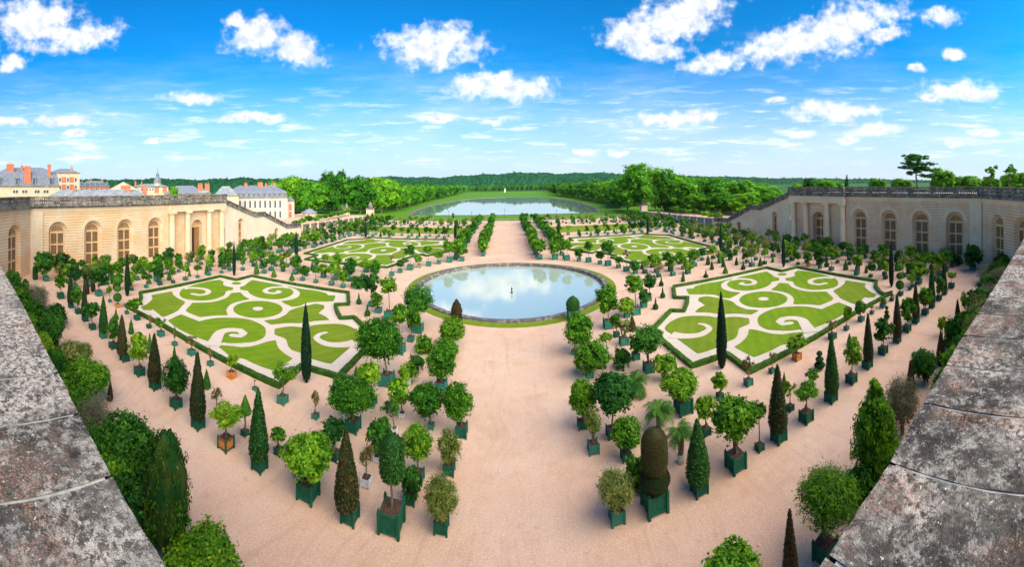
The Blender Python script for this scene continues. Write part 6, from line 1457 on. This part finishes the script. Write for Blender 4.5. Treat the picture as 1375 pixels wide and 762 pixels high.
def density(off,big=True):
    """cloud density at the direction shifted by off"""
    v=N.n('ShaderNodeVectorMath',operation='ADD'); N.l(uv.outputs[0],v.inputs[0]); v.inputs[1].default_value=(*off,0)
    s2=N.n('ShaderNodeSeparateXYZ'); 
    wn=N.n('ShaderNodeTexNoise'); wn.inputs['Scale'].default_value=9; wn.inputs['Detail'].default_value=3; N.l(v.outputs[0],wn.inputs['Vector'])
    wv=N.n('ShaderNodeVectorMath',operation='MULTIPLY_ADD'); N.l(wn.outputs['Color'],wv.inputs[0]); wv.inputs[1].default_value=(.07,.045,0); N.l(v.outputs[0],wv.inputs[2])
    wo=N.n('ShaderNodeVectorMath',operation='ADD'); N.l(wv.outputs[0],wo.inputs[0]); wo.inputs[1].default_value=(-.035,-.0225,0)
    N.l(wo.outputs[0],s2.inputs[0]); acc=None
    for (u0,v0,a,b,t) in CLOUDS:
        du=N.math('SUBTRACT',s2.outputs[0],u0); dv=N.math('SUBTRACT',s2.outputs[1],v0)
        if t: du2=N.math('ADD',N.math('MULTIPLY',du,math.cos(t)),N.math('MULTIPLY',dv,math.sin(t))); dv=N.math('SUBTRACT',N.math('MULTIPLY',dv,math.cos(t)),N.math('MULTIPLY',du,math.sin(t))); du=du2
        du=N.math('DIVIDE',du,a); dv=N.math('DIVIDE',dv,b)
        q=N.math('SUBTRACT',1.0,N.math('SQRT',N.math('ADD',N.math('MULTIPLY',du,du),N.math('MULTIPLY',dv,dv))))
        acc=q if acc is None else N.math('MAXIMUM',acc,q)
    f=N.noise(v.outputs[0],24,5,.54); f2=N.noise(v.outputs[0],70,3,.5)
    n=N.math('ADD',N.math('MULTIPLY',N.math('SUBTRACT',f,.5),1.75),N.math('MULTIPLY',N.math('SUBTRACT',f2,.5),.30))
    return N.math('ADD',N.math('MAXIMUM',acc,-1.5),n)
D=density((0,0))
sn=N.n('ShaderNodeVectorMath',operation='ADD'); N.l(uv.outputs[0],sn.inputs[0]); sn.inputs[1].default_value=(-.01,.022,0)
D2=N.noise(sn.outputs[0],26,5,.62)
alpha=N.math('POWER',N.sstep(D,-.06,.74),1.25)
light=N.sstep(N.math('ADD',D2,N.math('MULTIPLY',D,.16)),.82,.42)  # open toward the sun -> brighter
ccol=N.mix(light,(5.0,5.5,6.4),(8.8,8.8,8.9))
# low streaky fair-weather clouds and haze near the horizon
mp=N.n('ShaderNodeMapping'); mp.inputs['Scale'].default_value=(7,48,1); N.l(uv.outputs[0],mp.inputs[0])
st=N.noise(mp.outputs[0],1.0,6,.62)
band=N.math('MULTIPLY',N.sstep(Vv,.03,.09),N.sstep(Vv,.34,.16))
sa=N.math('MULTIPLY',N.sstep(st,.50,.72),N.math('MULTIPLY',band,.70))
mp2=N.n('ShaderNodeMapping'); mp2.inputs['Scale'].default_value=(1.6,7,1); mp2.inputs['Location'].default_value=(3,1,0); N.l(uv.outputs[0],mp2.inputs[0])
veil=N.math('MULTIPLY',N.sstep(N.noise(mp2.outputs[0],1.3,6,.65),.40,.78),N.math('MULTIPLY',N.sstep(Vv,.47,.12),.55))
c=N.mix(N.math('MULTIPLY',N.sstep(Vv,.37,-.02),.92),N.mix(1.0,hs.outputs[0],(.09,1.30,1.60),'MULTIPLY'),(5.3,5.9,6.9))
c=N.mix(veil,c,(5.8,6.8,8.0)); c=N.mix(sa,c,(8.6,8.8,9.2))
c=N.mix(alpha,c,ccol)
N.l(c,bg.inputs[0]); N.l(bg.outputs[0],out.inputs[0])
w.cycles.sampling_method='MANUAL'; w.cycles.sample_map_resolution=128
hm,hnt=newmat('haze_air'); hN=NT(hnt); ho=hN.n('ShaderNodeOutputMaterial'); hv=hN.n('ShaderNodeVolumePrincipled'); hv.inputs['Color'].default_value=(.80,.90,1,1); hv.inputs['Density'].default_value=.00003; hv.inputs['Anisotropy'].default_value=.3; hN.l(hv.outputs[0],ho.inputs['Volume'])
hb=MB().box(-3700,3700,-700,4300,-2,112).build('haze',hm,kind='stuff'); hb['label']='thin pale air that softens the far hills and trees'
sl=bpy.data.lights.new('sun','SUN'); sl.energy=5.0; sl.angle=math.radians(84); sl.color=(1,.86,.69)
so=bpy.data.objects.new('sun',sl); COL.objects.link(so)
sd=Vector((math.sin(SUN_AZ)*math.cos(SUN_EL),math.cos(SUN_AZ)*math.cos(SUN_EL),math.sin(SUN_EL)))
so.rotation_euler=sd.to_track_quat('Z','Y').to_euler()
cam=bpy.data.cameras.new('camera'); co=bpy.data.objects.new('camera',cam); COL.objects.link(co)
cam.type='PANO'; cam.panorama_type='CENTRAL_CYLINDRICAL'
F,XC,YC,ROLL,PITCH=469.9831,678.3048,247.9944,-.0139,.0033
cam.central_cylindrical_range_u_min=(0-XC)/F; cam.central_cylindrical_range_u_max=(1375-XC)/F
cam.central_cylindrical_range_v_min=-(762-YC)/F; cam.central_cylindrical_range_v_max=YC/F; cam.central_cylindrical_radius=1
cr_,sr_=math.cos(ROLL),math.sin(ROLL); cp_,sp_=math.cos(PITCH),math.sin(PITCH)
def rot(x,y,z):
    x,z=cr_*x-sr_*z,sr_*x+cr_*z
    y,z=cp_*y-sp_*z,sp_*y+cp_*z
    return Vector((x,y,z))
m=Matrix((rot(1,0,0),rot(0,0,1),-rot(0,1,0))).transposed().to_4x4(); m.translation=Vector((CAMX,0,EYE))
co.matrix_world=m; cam.clip_start=.05; cam.clip_end=9000; scene.camera=co
vs=scene.view_settings; vs.view_transform='Standard'; vs.look='None'; vs.gamma=1; vs.use_curve_mapping=False; vs.exposure=.84
scene.render.engine='CYCLES'; cy=scene.cycles
cy.max_bounces=6; cy.diffuse_bounces=3; cy.glossy_bounces=3; cy.transmission_bounces=3; cy.transparent_max_bounces=4; cy.use_denoising=True
